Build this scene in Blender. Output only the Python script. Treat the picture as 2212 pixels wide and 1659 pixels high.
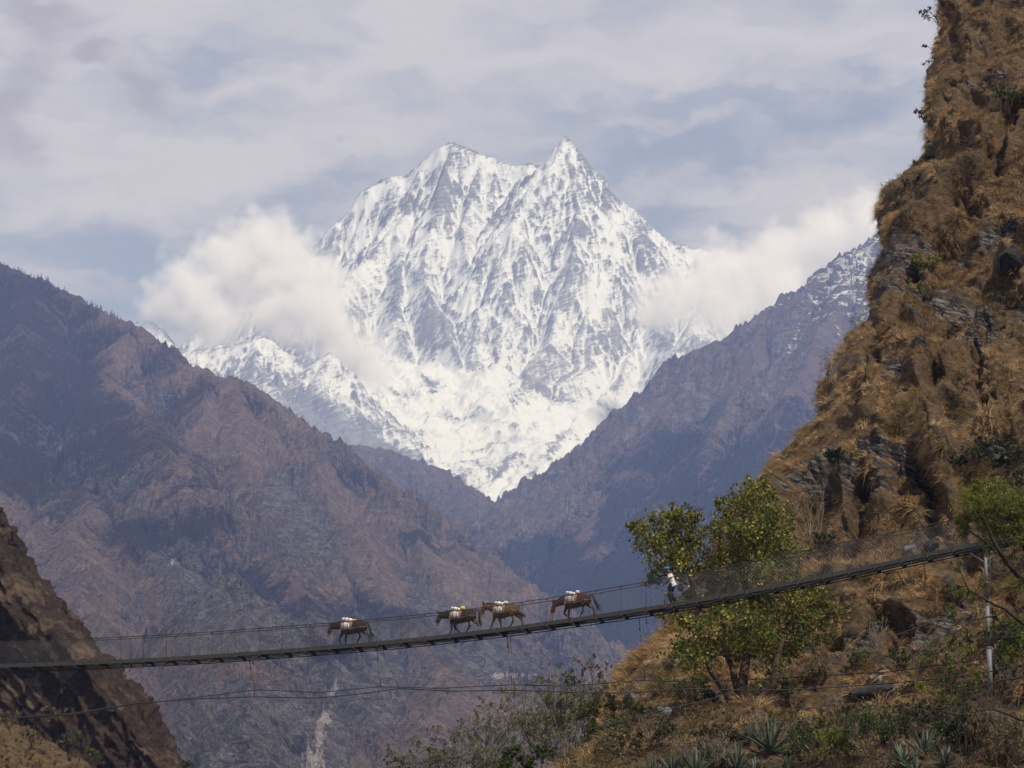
import bpy, bmesh, math, random
import numpy as np
from math import radians, sin, cos, tan, pi
from mathutils import Vector, Matrix

for _o in list(bpy.data.objects):
    bpy.data.objects.remove(_o, do_unlink=True)
scene = bpy.context.scene
COL = scene.collection
RNG = np.random.default_rng(7)
random.seed(7)

# ------------------------------------------------------------------ camera
FPX, CX, CY, PITCH = 4790.0, 1106.0, 829.5, radians(10.3)      # a 2212 x 1659 picture, telephoto, tilted up
CAM_H = 0.0
cam_data = bpy.data.cameras.new('camera')
cam_data.sensor_width = 36.0
cam_data.lens = 36.0 * FPX / 2212.0
cam_data.clip_start = 1.0
cam_data.clip_end = 60000.0
cam = bpy.data.objects.new('camera', cam_data)
cam.location = (0, 0, CAM_H)
cam.rotation_euler = (pi / 2 + PITCH, 0, 0)
COL.objects.link(cam)
scene.camera = cam

# ------------------------------------------------------------------ sun, exposure
SUN_EL, SUN_AZ = radians(54), radians(145)      # azimuth measured from +Y towards +X: high, behind and right of the camera
sun_dir = Vector((cos(SUN_EL) * sin(SUN_AZ), cos(SUN_EL) * cos(SUN_AZ), sin(SUN_EL)))
sd = bpy.data.lights.new('sun', 'SUN')
sd.energy = 3.7
sd.angle = radians(0.53)
sd.color = (1.0, 0.93, 0.84)
sun = bpy.data.objects.new('sun', sd)
sun.rotation_euler = sun_dir.to_track_quat('Z', 'Y').to_euler()
COL.objects.link(sun)
scene.view_settings.view_transform = 'Standard'
scene.view_settings.look = 'None'
scene.view_settings.exposure = 0.14
scene.view_settings.gamma = 1.0
scene.view_settings.use_curve_mapping = False
scene.render.engine = 'CYCLES'
cy = scene.cycles
cy.max_bounces = 8
cy.diffuse_bounces = 2
cy.glossy_bounces = 2
cy.transmission_bounces = 2
cy.transparent_max_bounces = 16
cy.volume_bounces = 6
cy.volume_max_steps = 256
cy.volume_step_rate = 0.5
cy.use_denoising = True
cy.use_adaptive_sampling = False
cy.adaptive_threshold = 0.01
try:
    cy.denoiser = 'OPENIMAGEDENOISE'
except Exception:
    pass

# ------------------------------------------------------------------ picture -> place
def at(px, py, Y):
    a = (px - CX) / FPX; b = (CY - py) / FPX
    dx = a; dy = cos(PITCH) - b * sin(PITCH); dz = sin(PITCH) + b * cos(PITCH)
    s = Y / dy
    return Vector((dx * s, Y, dz * s + CAM_H))

def at_np(px, py, Y):
    a = (px - CX) / FPX; b = (CY - py) / FPX
    dy = cos(PITCH) - b * sin(PITCH); dz = sin(PITCH) + b * cos(PITCH)
    s = Y / dy
    return np.stack([a * s, Y + 0 * s, dz * s + CAM_H], -1)

def project(X, Y, Z):
    Z = Z - CAM_H
    d = Y * cos(PITCH) + Z * sin(PITCH)
    u = -Y * sin(PITCH) + Z * cos(PITCH)
    return CX + FPX * X / d, CY - FPX * u / d

# ------------------------------------------------------------------ noise (numpy)
def _h(ix, iy, iz, seed):
    h = ix.astype(np.uint32) * np.uint32(374761393) + iy.astype(np.uint32) * np.uint32(668265263) \
        + iz.astype(np.uint32) * np.uint32(2147483647) + np.uint32((seed * 1013904223) & 0xffffffff)
    h = (h ^ (h >> np.uint32(13))) * np.uint32(1274126177)
    h = (h ^ (h >> np.uint32(15))) * np.uint32(2246822519)
    return h ^ (h >> np.uint32(16))

_GA = np.arange(64) * (2 * pi / 64)
_GX, _GY = np.cos(_GA).astype(np.float32), np.sin(_GA).astype(np.float32)

def _i(x):
    f = np.floor(x)
    return f.astype(np.int64), (x - f).astype(np.float32)

def perlin2(x, y, seed=0):
    ix, fx = _i(x); iy, fy = _i(y)
    u = fx * fx * fx * (fx * (fx * 6 - 15) + 10); v = fy * fy * fy * (fy * (fy * 6 - 15) + 10)
    zz = np.zeros_like(ix)
    def g(dx, dy):
        k = _h(ix + dx, iy + dy, zz, seed) & np.uint32(63)
        return _GX[k] * (fx - dx) + _GY[k] * (fy - dy)
    a = g(0, 0); b = g(1, 0); c = g(0, 1); d = g(1, 1)
    return ((a + (b - a) * u) * (1 - v) + (c + (d - c) * u) * v) * 1.5

_g3 = np.array([(1,1,0),(-1,1,0),(1,-1,0),(-1,-1,0),(1,0,1),(-1,0,1),(1,0,-1),(-1,0,-1),(0,1,1),(0,-1,1),(0,1,-1),(0,-1,-1),(1,1,0),(-1,1,0),(0,-1,1),(0,-1,-1)], np.float32)

def perlin3(x, y, z, seed=0):
    ix, fx = _i(x); iy, fy = _i(y); iz, fz = _i(z)
    f = lambda t: t * t * t * (t * (t * 6 - 15) + 10)
    u, v, w = f(fx), f(fy), f(fz)
    def g(a, b, c):
        k = _h(ix + a, iy + b, iz + c, seed) & np.uint32(15)
        G = _g3[k]
        return G[..., 0] * (fx - a) + G[..., 1] * (fy - b) + G[..., 2] * (fz - c)
    def lx(b, c):
        p = g(0, b, c); return p + (g(1, b, c) - p) * u
    def ly(c):
        p = lx(0, c); return p + (lx(1, c) - p) * v
    p = ly(0)
    return p + (ly(1) - p) * w

def fbm2(x, y, o=5, seed=0, gain=0.5):
    r = 0; a = 1.0
    for k in range(o):
        r = r + a * perlin2(x * 2 ** k + 17.3 * k, y * 2 ** k - 9.1 * k, seed + k); a *= gain
    return r

def ridged2(x, y, o=5, seed=0, gain=0.5):
    r = 0; a = 1.0; w = 1.0
    for k in range(o):
        n = 1 - np.abs(perlin2(x * 2 ** k + 5.3 * k, y * 2 ** k + 3.7 * k, seed + k)) * 1.3
        n = np.clip(n, 0, 1) ** 2
        r = r + a * n * w; w = np.clip(n * 1.6, 0, 1); a *= gain
    return r

def fbm3(x, y, z, o=4, seed=0, gain=0.5):
    r = 0; a = 1.0
    for k in range(o):
        r = r + a * perlin3(x * 2 ** k + 1.7 * k, y * 2 ** k + 4.1 * k, z * 2 ** k, seed + k); a *= gain
    return r

def sstep(a, b, x):
    t = np.clip((x - a) / (b - a), 0, 1)
    return t * t * (3 - 2 * t)

def erode(X, Y, gx, gy, freq, amp, octaves=5, seed=0, gain=0.5, lac=2.0):
    """gullies that run down the slope; returns height added"""
    out = np.zeros(X.shape, np.float32)
    sx, sy = gx.astype(np.float32).copy(), gy.astype(np.float32).copy()
    f = freq; a = amp
    for k in range(octaves):
        m = np.sqrt(sx * sx + sy * sy) + 1e-4
        px_, py_ = -sy / m, sx / m                       # across the slope
        str_ = np.clip(m * 2.5, 0, 1)
        ix, fx = _i(X * f + 3.1 * k); iy, fy = _i(Y * f + 7.7 * k)
        zz = np.zeros_like(ix)
        sw = 1e-6; sc = 0.0; ss = 0.0
        for dx in (-1, 0, 1):
            for dy in (-1, 0, 1):
                h = _h(ix + dx, iy + dy, zz, seed + 11 * k)
                ox = (h & np.uint32(1023)).astype(np.float32) / 1023.0
                oy = ((h >> np.uint32(10)) & np.uint32(1023)).astype(np.float32) / 1023.0
                ph = ((h >> np.uint32(20)) & np.uint32(1023)).astype(np.float32) / 1023.0 * 6.283
                vx = fx - dx - ox; vy = fy - dy - oy
                w = np.exp(-2.2 * (vx * vx + vy * vy))
                t = (vx * px_ + vy * py_) * 5.2 + ph * 0.35
                sc = sc + np.cos(t) * w; ss = ss + np.sin(t) * w; sw = sw + w
        c = sc / sw; s = ss / sw
        out += a * c * str_
        d = -s * 5.2 * f * a * str_
        sx = sx + d * px_ * 0.9; sy = sy + d * py_ * 0.9
        f *= lac; a *= gain
    return out

# ------------------------------------------------------------------ mesh helpers
def new_obj(name, me, mat=None, parent=None):
    o = bpy.data.objects.new(name, me)
    COL.objects.link(o)
    if mat is not None and me is not None and len(me.materials) == 0:
        me.materials.append(mat)
    if parent is not None:
        o.parent = parent
    return o

def tag(o, label=None, cat=None, group=None, kind=None):
    if label: o['label'] = label
    if cat: o['category'] = cat
    if group: o['group'] = group
    if kind: o['kind'] = kind
    return o

def empty(name, loc, label=None, cat=None, group=None, rz=0.0):
    o = bpy.data.objects.new(name, None)
    o.empty_display_size = 0.3
    o.location = loc; o.rotation_euler = (0, 0, rz)
    COL.objects.link(o)
    return tag(o, label, cat, group)

def np_mesh(name, V, F, smooth=True):
    """V (n,3), F list of (m,k) int arrays, any k"""
    me = bpy.data.meshes.new(name)
    V = np.ascontiguousarray(V, np.float32)
    if not isinstance(F, (list, tuple)):
        F = [F]
    F = [np.asarray(f, np.int32) for f in F if len(f)]
    me.vertices.add(len(V)); me.vertices.foreach_set('co', V.ravel())
    li = np.concatenate([f.ravel() for f in F])
    tot = np.concatenate([np.full(len(f), f.shape[1], np.int32) for f in F])
    st = np.concatenate([[0], np.cumsum(tot)[:-1]]).astype(np.int32)
    me.loops.add(len(li)); me.loops.foreach_set('vertex_index', li)
    me.polygons.add(len(tot))
    me.polygons.foreach_set('loop_start', st)
    me.polygons.foreach_set('loop_total', tot)
    me.polygons.foreach_set('use_smooth', np.full(len(tot), smooth, bool))
    me.update(calc_edges=True)
    return me

def grid_faces(n, m):
    i = np.arange(n - 1)[:, None] * m + np.arange(m - 1)[None, :]
    return np.stack([i, i + 1, i + m + 1, i + m], -1).reshape(-1, 4)

def set_attr(me, name, vals):
    a = me.attributes.new(name, 'FLOAT', 'POINT')
    a.data.foreach_set('value', np.ascontiguousarray(vals, np.float32).ravel())

# ------------------------------------------------------------------ node helper
class N:
    def __init__(self, tree):
        self.t = tree; self.k = 0
    def __call__(self, typ, ins=None, **props):
        n = self.t.nodes.new(typ)
        n.location = (self.k * 40, -(self.k % 9) * 120); self.k += 1
        for a, v in props.items():
            setattr(n, a, v)
        for key, v in (ins or {}).items():
            s = n.inputs[key]
            if isinstance(v, bpy.types.NodeSocket):
                self.t.links.new(v, s)
            elif v is not None:
                s.default_value = v
        return n
    def link(self, a, b):
        self.t.links.new(a, b)
    def math(self, op, a, b=None, c=None, clamp=False):
        n = self('ShaderNodeMath', operation=op, use_clamp=clamp)
        for i, v in enumerate((a, b, c)):
            if v is None: continue
            if isinstance(v, bpy.types.NodeSocket): self.t.links.new(v, n.inputs[i])
            else: n.inputs[i].default_value = v
        return n.outputs[0]
    def vmath(self, op, a, b=None):
        n = self('ShaderNodeVectorMath', operation=op)
        for i, v in enumerate((a, b)):
            if v is None: continue
            if isinstance(v, bpy.types.NodeSocket): self.t.links.new(v, n.inputs[i])
            else: n.inputs[i].default_value = v
        return n.outputs['Value'] if op in ('DOT_PRODUCT', 'LENGTH', 'DISTANCE') else n.outputs[0]
    def mix(self, f, a, b, mode='MIX'):
        n = self('ShaderNodeMix', data_type='RGBA', blend_type=mode)
        for i, v in ((0, f), (6, a), (7, b)):
            if isinstance(v, bpy.types.NodeSocket): self.t.links.new(v, n.inputs[i])
            else: n.inputs[i].default_value = (v if i == 0 else (*v[:3], 1))
        return n.outputs[2]
    def noise(self, vec, scale, detail=4, rough=0.55, dist=0.0, lac=2.0):
        n = self('ShaderNodeTexNoise', {'Scale': scale, 'Detail': detail, 'Roughness': rough, 'Distortion': dist, 'Lacunarity': lac})
        if vec is not None: self.t.links.new(vec, n.inputs['Vector'])
        return n.outputs['Fac']
    def ss(self, x, a, b):
        n = self('ShaderNodeMapRange', {'From Min': a, 'From Max': b, 'To Min': 0.0, 'To Max': 1.0}, interpolation_type='SMOOTHSTEP')
        self.t.links.new(x, n.inputs['Value'])
        return n.outputs[0]
    def scale(self, vec, s):
        return self.vmath('MULTIPLY', vec, s)
    def attr(self, name):
        return self('ShaderNodeAttribute', attribute_name=name).outputs['Fac']
    def pos(self):
        return self('ShaderNodeTexCoord').outputs['Object']

def material(name):
    m = bpy.data.materials.new(name)
    m.use_nodes = True
    t = m.node_tree
    t.nodes.clear()
    n = N(t)
    out = n('ShaderNodeOutputMaterial')
    return m, n, out

def principled(n, out, color, rough=0.9, normal=None, spec=0.2, **kw):
    ins = {'Roughness': rough, 'Specular IOR Level': spec}
    ins.update(kw)
    b = n('ShaderNodeBsdfPrincipled', ins)
    if isinstance(color, bpy.types.NodeSocket): n.link(color, b.inputs['Base Color'])
    else: b.inputs['Base Color'].default_value = (*color[:3], 1)
    if normal is not None: n.link(normal, b.inputs['Normal'])
    n.link(b.outputs[0], out.inputs['Surface'])
    return b

def simple_mat(name, color, rough=0.85, var=0.25, scale=8.0, spec=0.2, metallic=0.0, bump=0.0):
    m, n, out = material(name)
    p = n.pos()
    f = n.noise(p, scale, 5, 0.6)
    dark = [c * (1 - var) for c in color]; lite = [min(1, c * (1 + var)) for c in color]
    col = n.mix(n.ss(f, 0.3, 0.7), dark, lite)
    nor = None
    if bump:
        nor = n('ShaderNodeBump', {'Strength': bump, 'Distance': 0.02, 'Height': f}).outputs[0]
    principled(n, out, col, rough, nor, spec, Metallic=metallic)
    return m

# ------------------------------------------------------------------ sky
world = bpy.data.worlds.new('World')
scene.world = world
world.use_nodes = True
wt = world.node_tree
wt.nodes.clear()
n = N(wt)
wout = n('ShaderNodeOutputWorld')
bg = n('ShaderNodeBackground', {'Strength': 0.10})
n.link(bg.outputs[0], wout.inputs['Surface'])
sky = n('ShaderNodeTexSky', sky_type='NISHITA', sun_disc=False, sun_elevation=SUN_EL, sun_rotation=SUN_AZ,
        altitude=1300.0, air_density=1.0, dust_density=1.6, ozone_density=1.0)
dirv = n('ShaderNodeTexCoord').outputs['Generated']
wn = n('ShaderNodeTexNoise', {'Scale': 16.0, 'Detail': 6.0, 'Roughness': 0.6})
n.link(n.scale(dirv, (1, 1, 2.2)), wn.inputs['Vector'])
warp = n.vmath('MULTIPLY', n.vmath('SUBTRACT', wn.outputs['Color'], (0.5, 0.5, 0.5)), (0.075, 0.075, 0.06))
dw = n.vmath('ADD', dirv, warp)
sp = n('ShaderNodeSeparateXYZ'); n.link(dw, sp.inputs[0])
az = n.math('ARCTAN2', sp.outputs[0], sp.outputs[1])
el = n.math('ARCSINE', sp.outputs[2])

def pix_angles(px, py):
    v = at(px, py, 100.0)
    return math.atan2(v.x, v.y), math.atan2(v.z, math.hypot(v.x, v.y))

def lobe(px, py, sx, sy):
    a0, e0 = pix_angles(px, py)
    u = n.math('MULTIPLY', n.math('SUBTRACT', az, a0), FPX / sx)
    v = n.math('MULTIPLY', n.math('SUBTRACT', el, e0), FPX / sy)
    q = n.math('ADD', n.math('MULTIPLY', u, u), n.math('MULTIPLY', v, v))
    return n.math('EXPONENT', n.math('MULTIPLY', q, -1.0))

band = n.noise(n.scale(dw, (6, 6, 26)), 1.6, 7, 0.52)
puff = n.noise(n.scale(dw, (14, 14, 22)), 1.5, 8, 0.6)
c = n.math('ADD', n.math('MULTIPLY', n.math('SUBTRACT', band, 0.5), 2.3), 0.58)
c = n.math('ADD', c, n.math('MULTIPLY', n.math('SUBTRACT', puff, 0.5), 0.45))
for (px, py, sx, sy, w) in (
        (120, 560, 260, 90, -0.42), (330, 600, 150, 80, -0.35), (650, 480, 170, 60, -0.40), (760, 400, 160, 50, -0.18),
        (1640, 235, 260, 45, -0.42), (1860, 235, 110, 40, -0.5), (1440, 470, 130, 55, -0.42), (1600, 505, 60, 38, -0.5),
        (1500, 330, 200, 30, -0.15), (200, 190, 170, 150, 0.35), (100, 330, 220, 110, 0.2), (800, 110, 420, 120, 0.22),
        (1350, 160, 420, 80, 0.14), (1780, 420, 200, 60, 0.25), (1750, 330, 200, 30, 0.2), (560, 330, 240, 50, 0.12)):
    c = n.math('ADD', c, n.math('MULTIPLY', lobe(px, py, sx, sy), w * (0.8 if w < 0 else 1.0)))
grey = lobe(45, 230, 90, 150)
for (px, py, sx, sy) in ((90, 25, 190, 45), (335, 190, 75, 70), (210, 120, 60, 30)):
    grey = n.math('ADD', grey, lobe(px, py, sx, sy))
grey = n.ss(n.math('ADD', n.math('MULTIPLY', grey, 0.75), n.math('MULTIPLY', n.math('SUBTRACT', puff, 0.5), 1.1)), 0.2, 0.95)
cloud = n.ss(c, 0.0, 1.0)
thick = n.mix(cloud, (3.0, 3.35, 4.3), (5.3, 5.15, 5.75))
thick = n.mix(n.math('MULTIPLY', grey, 0.8), thick, (3.3, 3.05, 3.7))
blue = n.mix(0.9, sky.outputs[0], (2.8, 3.2, 4.3))
col = n.mix(n.ss(c, -0.25, 0.45), blue, thick)
n.link(col, bg.inputs['Color'])
# ------------------------------------------------------------------ terrain builder
def ridge_field(X, Y, ridges, wx=0, wy=0):
    """height of the highest ridge flank above each point: each ridge is a line of (px, py, Y) plus its flank slope"""
    out = np.full(X.shape, -1e4, np.float32)
    dist = np.full(X.shape, 1e5, np.float32)
    for slope, pts in ridges:
        P = [at(*p) for p in pts]
        for a, b in zip(P[:-1], P[1:]):
            ex, ey = b.x - a.x, b.y - a.y
            L2 = ex * ex + ey * ey + 1e-6
            t = np.clip(((X + wx - a.x) * ex + (Y + wy - a.y) * ey) / L2, 0, 1)
            d = np.hypot(X + wx - a.x - t * ex, Y + wy - a.y - t * ey)
            h = a.z + (b.z - a.z) * t - slope * d
            m = h > out
            out[m] = h[m]; dist[m] = d[m]
    return out, dist

def grad(Z, T, YL):
    """d/dx, d/dy of Z on the fan grid X = Y*T[j], Y = YL[i]"""
    zt = np.gradient(Z, T, axis=1); zy = np.gradient(Z, YL, axis=0)
    zx = zt / YL[:, None]
    return zx, zy - zx * T[None, :]

def fan(px0, px1, nx, Y0, Y1, ny, power=0.0):
    T = (np.linspace(px0, px1, nx) - CX) / FPX * 1.0
    YL = np.exp(np.linspace(math.log(Y0), math.log(Y1), ny))
    return T, YL, YL[:, None] * T[None, :], np.repeat(YL[:, None], nx, 1)

def curvature(Z, k=2):
    B = Z.copy()
    for _ in range(k):
        P = np.pad(B, 1, mode='edge')
        B = (P[:-2, 1:-1] + P[2:, 1:-1] + P[1:-1, :-2] + P[1:-1, 2:] + 4 * B) / 8
    return Z - B

def finish(name, X, Y, Z, mat, attrs, label, cat='mountain'):
    V = np.stack([X, Y, Z], -1).reshape(-1, 3)
    me = np_mesh(name, V, grid_faces(*X.shape))
    for k, v in attrs.items():
        set_attr(me, k, v)
    o = new_obj(name, me, mat)
    return tag(o, label, cat, kind='structure')

def blob(px, py, spots):
    """soft union of ellipses (px, py, rx, ry, tilt in degrees), used to say where trees, painted shade, rock or scree lie"""
    r = np.zeros(px.shape, np.float32)
    for (x, y, rx, ry, an) in spots:
        c_, s_ = cos(radians(an)), sin(radians(an))
        u = ((px - x) * c_ + (py - y) * s_) / rx; v = (-(px - x) * s_ + (py - y) * c_) / ry
        r = np.maximum(r, np.exp(-0.8 * (u * u + v * v) ** 1.3))
    return r

# ------------------------------------------------------------------ mountain materials
def hill_material(name, grass_a, grass_b, rock_a, rock_b, forest_and_shade, sc=1.0, strata=(0.3, 0.3, 1.0), bump=1.0, snow=False):
    m, n, out = material(name)
    p = n.pos()
    q = n.scale(p, tuple(s * sc for s in (1, 1, 1)))
    big = n.noise(q, 0.004, 5, 0.6)
    mid = n.noise(q, 0.022, 8, 0.68, 0.6)
    fine = n.noise(q, 0.11, 6, 0.74)
    grit = n.noise(q, 0.30, 4, 0.7)
    st = n.noise(n.scale(q, strata), 0.06, 7, 0.7, 0.8)
    gcol = n.mix(n.ss(mid, 0.32, 0.68), grass_a, grass_b)
    speck = n.noise(q, 0.075, 5, 0.72)
    gcol = n.mix(n.math('MULTIPLY', n.ss(fine, 0.52, 0.66), 0.75), gcol, [c_ * 0.42 for c_ in grass_a])
    gcol = n.mix(n.math('MULTIPLY', n.ss(speck, 0.53, 0.63), 0.7), gcol, forest_and_shade)
    rcol = n.mix(n.ss(st, 0.35, 0.65), rock_a, rock_b)
    rmask = n.ss(n.math('ADD', n.attr('rock'), n.math('MULTIPLY', n.math('SUBTRACT', mid, 0.5), 1.5)), 0.35, 0.6)
    col = n.mix(rmask, gcol, rcol)
    fn = n.math('ADD', n.math('MULTIPLY', n.math('SUBTRACT', fine, 0.5), 1.5), n.math('ADD', n.math('MULTIPLY', n.math('SUBTRACT', mid, 0.5), 1.4), n.math('MULTIPLY', n.math('SUBTRACT', big, 0.5), 1.2)))
    fmask = n.ss(n.math('ADD', n.attr('forest_and_shade'), fn), 0.30, 0.72)  # dark cover: trees, with shade on the slopes painted in too
    fcol = n.mix(n.ss(fine, 0.3, 0.7), [c_ * 0.6 for c_ in forest_and_shade], [c_ * 1.35 for c_ in forest_and_shade])
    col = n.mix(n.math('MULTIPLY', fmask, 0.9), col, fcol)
    pale = n.ss(n.math('ADD', n.attr('scree'), n.math('MULTIPLY', n.math('SUBTRACT', fine, 0.5), 1.2)), 0.45, 0.75)
    col = n.mix(pale, col, (0.42, 0.38, 0.34))
    if snow:
        sm = n.ss(n.math('ADD', n.attr('snow'), n.math('MULTIPLY', n.math('SUBTRACT', st, 0.5), 2.2)), 0.45, 0.65)
        col = n.mix(sm, col, (0.75, 0.77, 0.8))
    col = n.mix(1.0, col, n.mix(n.ss(grit, 0.34, 0.66), (0.45, 0.45, 0.47), (1.5, 1.48, 1.45)), 'MULTIPLY')
    h = n.math('ADD', n.math('MULTIPLY', mid, 1.0), n.math('MULTIPLY', fine, 0.5))
    h = n.math('ADD', h, n.math('MULTIPLY', st, n.math('ADD', 0.25, n.math('MULTIPLY', rmask, 0.9))))
    h = n.math('ADD', h, n.math('MULTIPLY', n.math('MULTIPLY', fmask, fine), 0.5))
    nor = n('ShaderNodeBump', {'Strength': 1.0, 'Distance': 22.0 * bump / sc, 'Height': h}).outputs[0]
    principled(n, out, col, 0.95, nor, 0.05)
    return m

# ------------------------------------------------------------------ snow massif beyond the valley
def build_snow_massif():
    nx, ny = 550, 470
    T, YL, X, Y = fan(90, 1990, nx, 9600, 16800, ny)
    wx = fbm2(X / 420, Y / 420, 4, 3) * 55; wy = fbm2(X / 420, Y / 420, 4, 9) * 55
    s = 1.35
    ridges = [
        (1.55, [(440, 700, 15300), (560, 640, 15200), (660, 560, 15200), (690, 525, 15200), (720, 490, 15200), (770, 425, 15150), (830, 385, 15100), (870, 376, 15050),
             (930, 335, 15000), (975, 306, 14950), (1010, 318, 14950), (1050, 331, 14950), (1100, 350, 14950), (1165, 352, 14900)]),
        (1.6, [(1165, 352, 14900), (1195, 315, 14650), (1217, 293, 14600), (1240, 318, 14600), (1270, 350, 14600), (1310, 376, 14600), (1330, 402, 14600),
             (1380, 450, 14600), (1450, 515, 14600), (1515, 535, 14700), (1550, 556, 14700), (1600, 610, 14700), (1700, 680, 14700), (1850, 760, 14700)]),
        (s, [(1217, 293, 14600), (1200, 325, 14480), (1170, 375, 14300), (1130, 425, 14150), (1105, 475, 13900), (1090, 540, 13700)]),
        (s, [(1217, 293, 14600), (1235, 380, 14300), (1242, 460, 14000), (1236, 560, 13600), (1205, 680, 13200), (1160, 780, 12750), (1110, 860, 12400), (1085, 925, 12150)]),
        (s, [(1310, 376, 14600), (1332, 450, 14300), (1305, 560, 13800), (1285, 650, 13400), (1240, 760, 13000), (1205, 860, 12550), (1180, 950, 12150)]),
        (s, [(1450, 515, 14600), (1400, 600, 14050), (1375, 700, 13500), (1390, 760, 13150), (1400, 830, 12800), (1330, 890, 12400), (1255, 965, 12000)]),
        (s, [(1380, 450, 14600), (1345, 560, 14000), (1295, 700, 13300), (1230, 830, 12700), (1160, 955, 11900), (1115, 1015, 11300)]),
        (s, [(1515, 535, 14700), (1455, 650, 13900), (1340, 800, 12900), (1250, 900, 12200), (1180, 1010, 11300)]),
        (1.3, [(1550, 556, 14700), (1520, 640, 14000), (1500, 720, 13300), (1535, 748, 12900), (1500, 800, 12500), (1440, 850, 12200)]),
        (s, [(1420, 680, 13500), (1440, 730, 13000), (1470, 780, 12600)]),
        (s, [(870, 376, 15050), (882, 435, 14800), (850, 490, 14500), (800, 552, 14200), (740, 605, 13900), (700, 655, 13650), (730, 725, 13350), (790, 785, 13000)]),
        (1.5, [(975, 306, 14950), (950, 400, 14600), (915, 500, 14200), (925, 600, 13800), (960, 700, 13300), (985, 775, 12850)]),
        (1.5, [(1050, 331, 14950), (1020, 430, 14550), (1000, 520, 14150), (1020, 620, 13700), (1030, 720, 13200)]),
        (1.5, [(1140, 352, 14900), (1090, 450, 14450), (1065, 560, 14000), (1055, 690, 13400), (1010, 780, 12850)]),
        (1.5, [(850, 490, 14500), (870, 600, 13900), (850, 700, 13400), (880, 760, 13000)]),
        (1.4, [(900, 800, 12600), (930, 815, 12450), (955, 850, 12200)]),
        # nearer snowy ridge to the west
        (1.0, [(100, 800, 11700), (230, 740, 11600), (282, 692, 11500), (305, 688, 11450), (350, 735, 11300), (400, 762, 11250), (440, 752, 11200), (490, 742, 11150), (540, 722, 11100), (580, 728, 11050),
             (612, 750, 11000), (660, 795, 10950), (705, 760, 10900), (735, 805, 10800), (755, 870, 10600), (790, 930, 10350)]),
        (1.0, [(540, 722, 11100), (560, 790, 10700), (620, 860, 10400), (700, 920, 10150), (790, 962, 9950)]),
        (1.1, [(705, 760, 10900), (700, 830, 10600), (720, 880, 10400)]),
        (1.0, [(350, 735, 11300), (400, 830, 10700), (500, 900, 10300)]),
        # rocks that frame the lower glacier
        (0.9, [(790, 930, 10350), (860, 975, 10200), (940, 1015, 10050), (1000, 1058, 9950)]),
        (0.8, [(920, 1000, 10300), (985, 1000, 10350), (1050, 985, 10600)]),
        (0.8, [(1010, 1065, 10000), (1060, 1030, 10250), (1100, 1000, 10500), (1150, 960, 10900)]),
        (0.8, [(1440, 860, 12000), (1350, 950, 11300), (1250, 1010, 10700), (1150, 1080, 10050)]),
    ]
    R, D = ridge_field(X, Y, ridges, wx, wy)
    # the glacier and snow bowl at the foot
    zr = np.interp(YL, [9600, 9800, 11200, 12700, 15000, 17000], [1150, 1237, 1770, 2390, 2900, 3000])[:, None]
    xc = np.interp(YL, [9600, 9800, 11200, 12700, 15000], [-5, -15, -230, -330, -300])[:, None]
    field = zr - 40 + np.clip(np.abs(X - xc) - 230, 0, 2000) * 0.30 + np.abs(X - xc) * 0.1 + fbm2(X / 300, Y / 500, 4, 31) * 45
    rw = np.interp(YL, [9600, 10600, 11300, 12000, 13000], [420, 330, 290, 235, 230])[:, None]
    field = field - 0.9 * np.clip(X - xc - rw, 0, 4000) - 3.0 * np.clip(-(X - xc) - 560, 0, 4000)
    field = field + (ridged2(X / 210 + Y / 600, Y / 260, 4, 33) - 0.8) * 36 + (ridged2(X / 60, Y / 90, 3, 35) - 0.8) * 3
    base = np.maximum(R, field)
    bowl = sstep(-40, 90, field - R)
    gx, gy = grad(base, T, YL)
    amp = np.clip(D / 260, 0.12, 1) * (1 - 0.75 * bowl)
    E = erode(X + wx, Y + wy, gx, gy, 1 / 380.0, 58, 4, 5, 0.55)
    Z = base + E * amp
    gx, gy = grad(Z, T, YL)
    E2 = erode(X, Y, gx, gy, 1 / 80.0, 17, 3, 15, 0.5)
    Z = Z + E2 * np.clip(amp + 0.12, 0, 1)
    # tilted rock bands step across the face
    bandn = (Z * 0.95 + X * 0.42 + fbm2(X / 500, Z / 500, 3, 77) * 160) / 62.0
    st = (bandn - np.floor(bandn)); st = np.where(st < 0.75, st / 0.75, (1 - st) / 0.25)
    Z = Z + (st - 0.5) * 20 * amp * sstep(0.5, 1.1, np.hypot(gx, gy))
    Z = Z + (ridged2(X / 85, Y / 85, 4, 41) - 0.8) * 5 * amp + fbm2(X / 26, Y / 26, 3, 44) * 2.5 * np.clip(amp + 0.1, 0, 1)
    gx, gy = grad(Z, T, YL)
    slope = np.hypot(gx, gy)
    cur = curvature(Z, 5)
    px, py = project(X, Y, Z)
    cur2 = curvature(Z, 30)
    sn = 0.77 - (slope - 1.3) * 0.22 - cur * 0.021 - cur2 * 0.008 + fbm2(X / 320, Z / 240, 4, 50) * 0.34 + bowl * 0.34
    sn = sn - 0.30 * blob(px + fbm2(X / 120, Z / 120, 3, 54) * 18, py + fbm2(X / 120, Z / 120, 3, 55) * 18,
                          [(870, 445, 42, 40, 0), (1000, 410, 70, 50, 20), (1070, 440, 30, 60, 0), (1238, 450, 26, 80, 0), (1300, 430, 34, 40, 30), (1385, 500, 50, 22, 40), (1235, 590, 26, 90, 5), (860, 650, 40, 50, 0), (950, 715, 70, 36, 10), (1140, 850, 40, 70, 20),
                           (1250, 790, 30, 60, 25), (1335, 740, 28, 70, 10), (1430, 745, 40, 40, 0), (720, 560, 30, 30, 0), (1175, 350, 10, 26, 20), (1095, 905, 22, 30, 20)])
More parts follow.
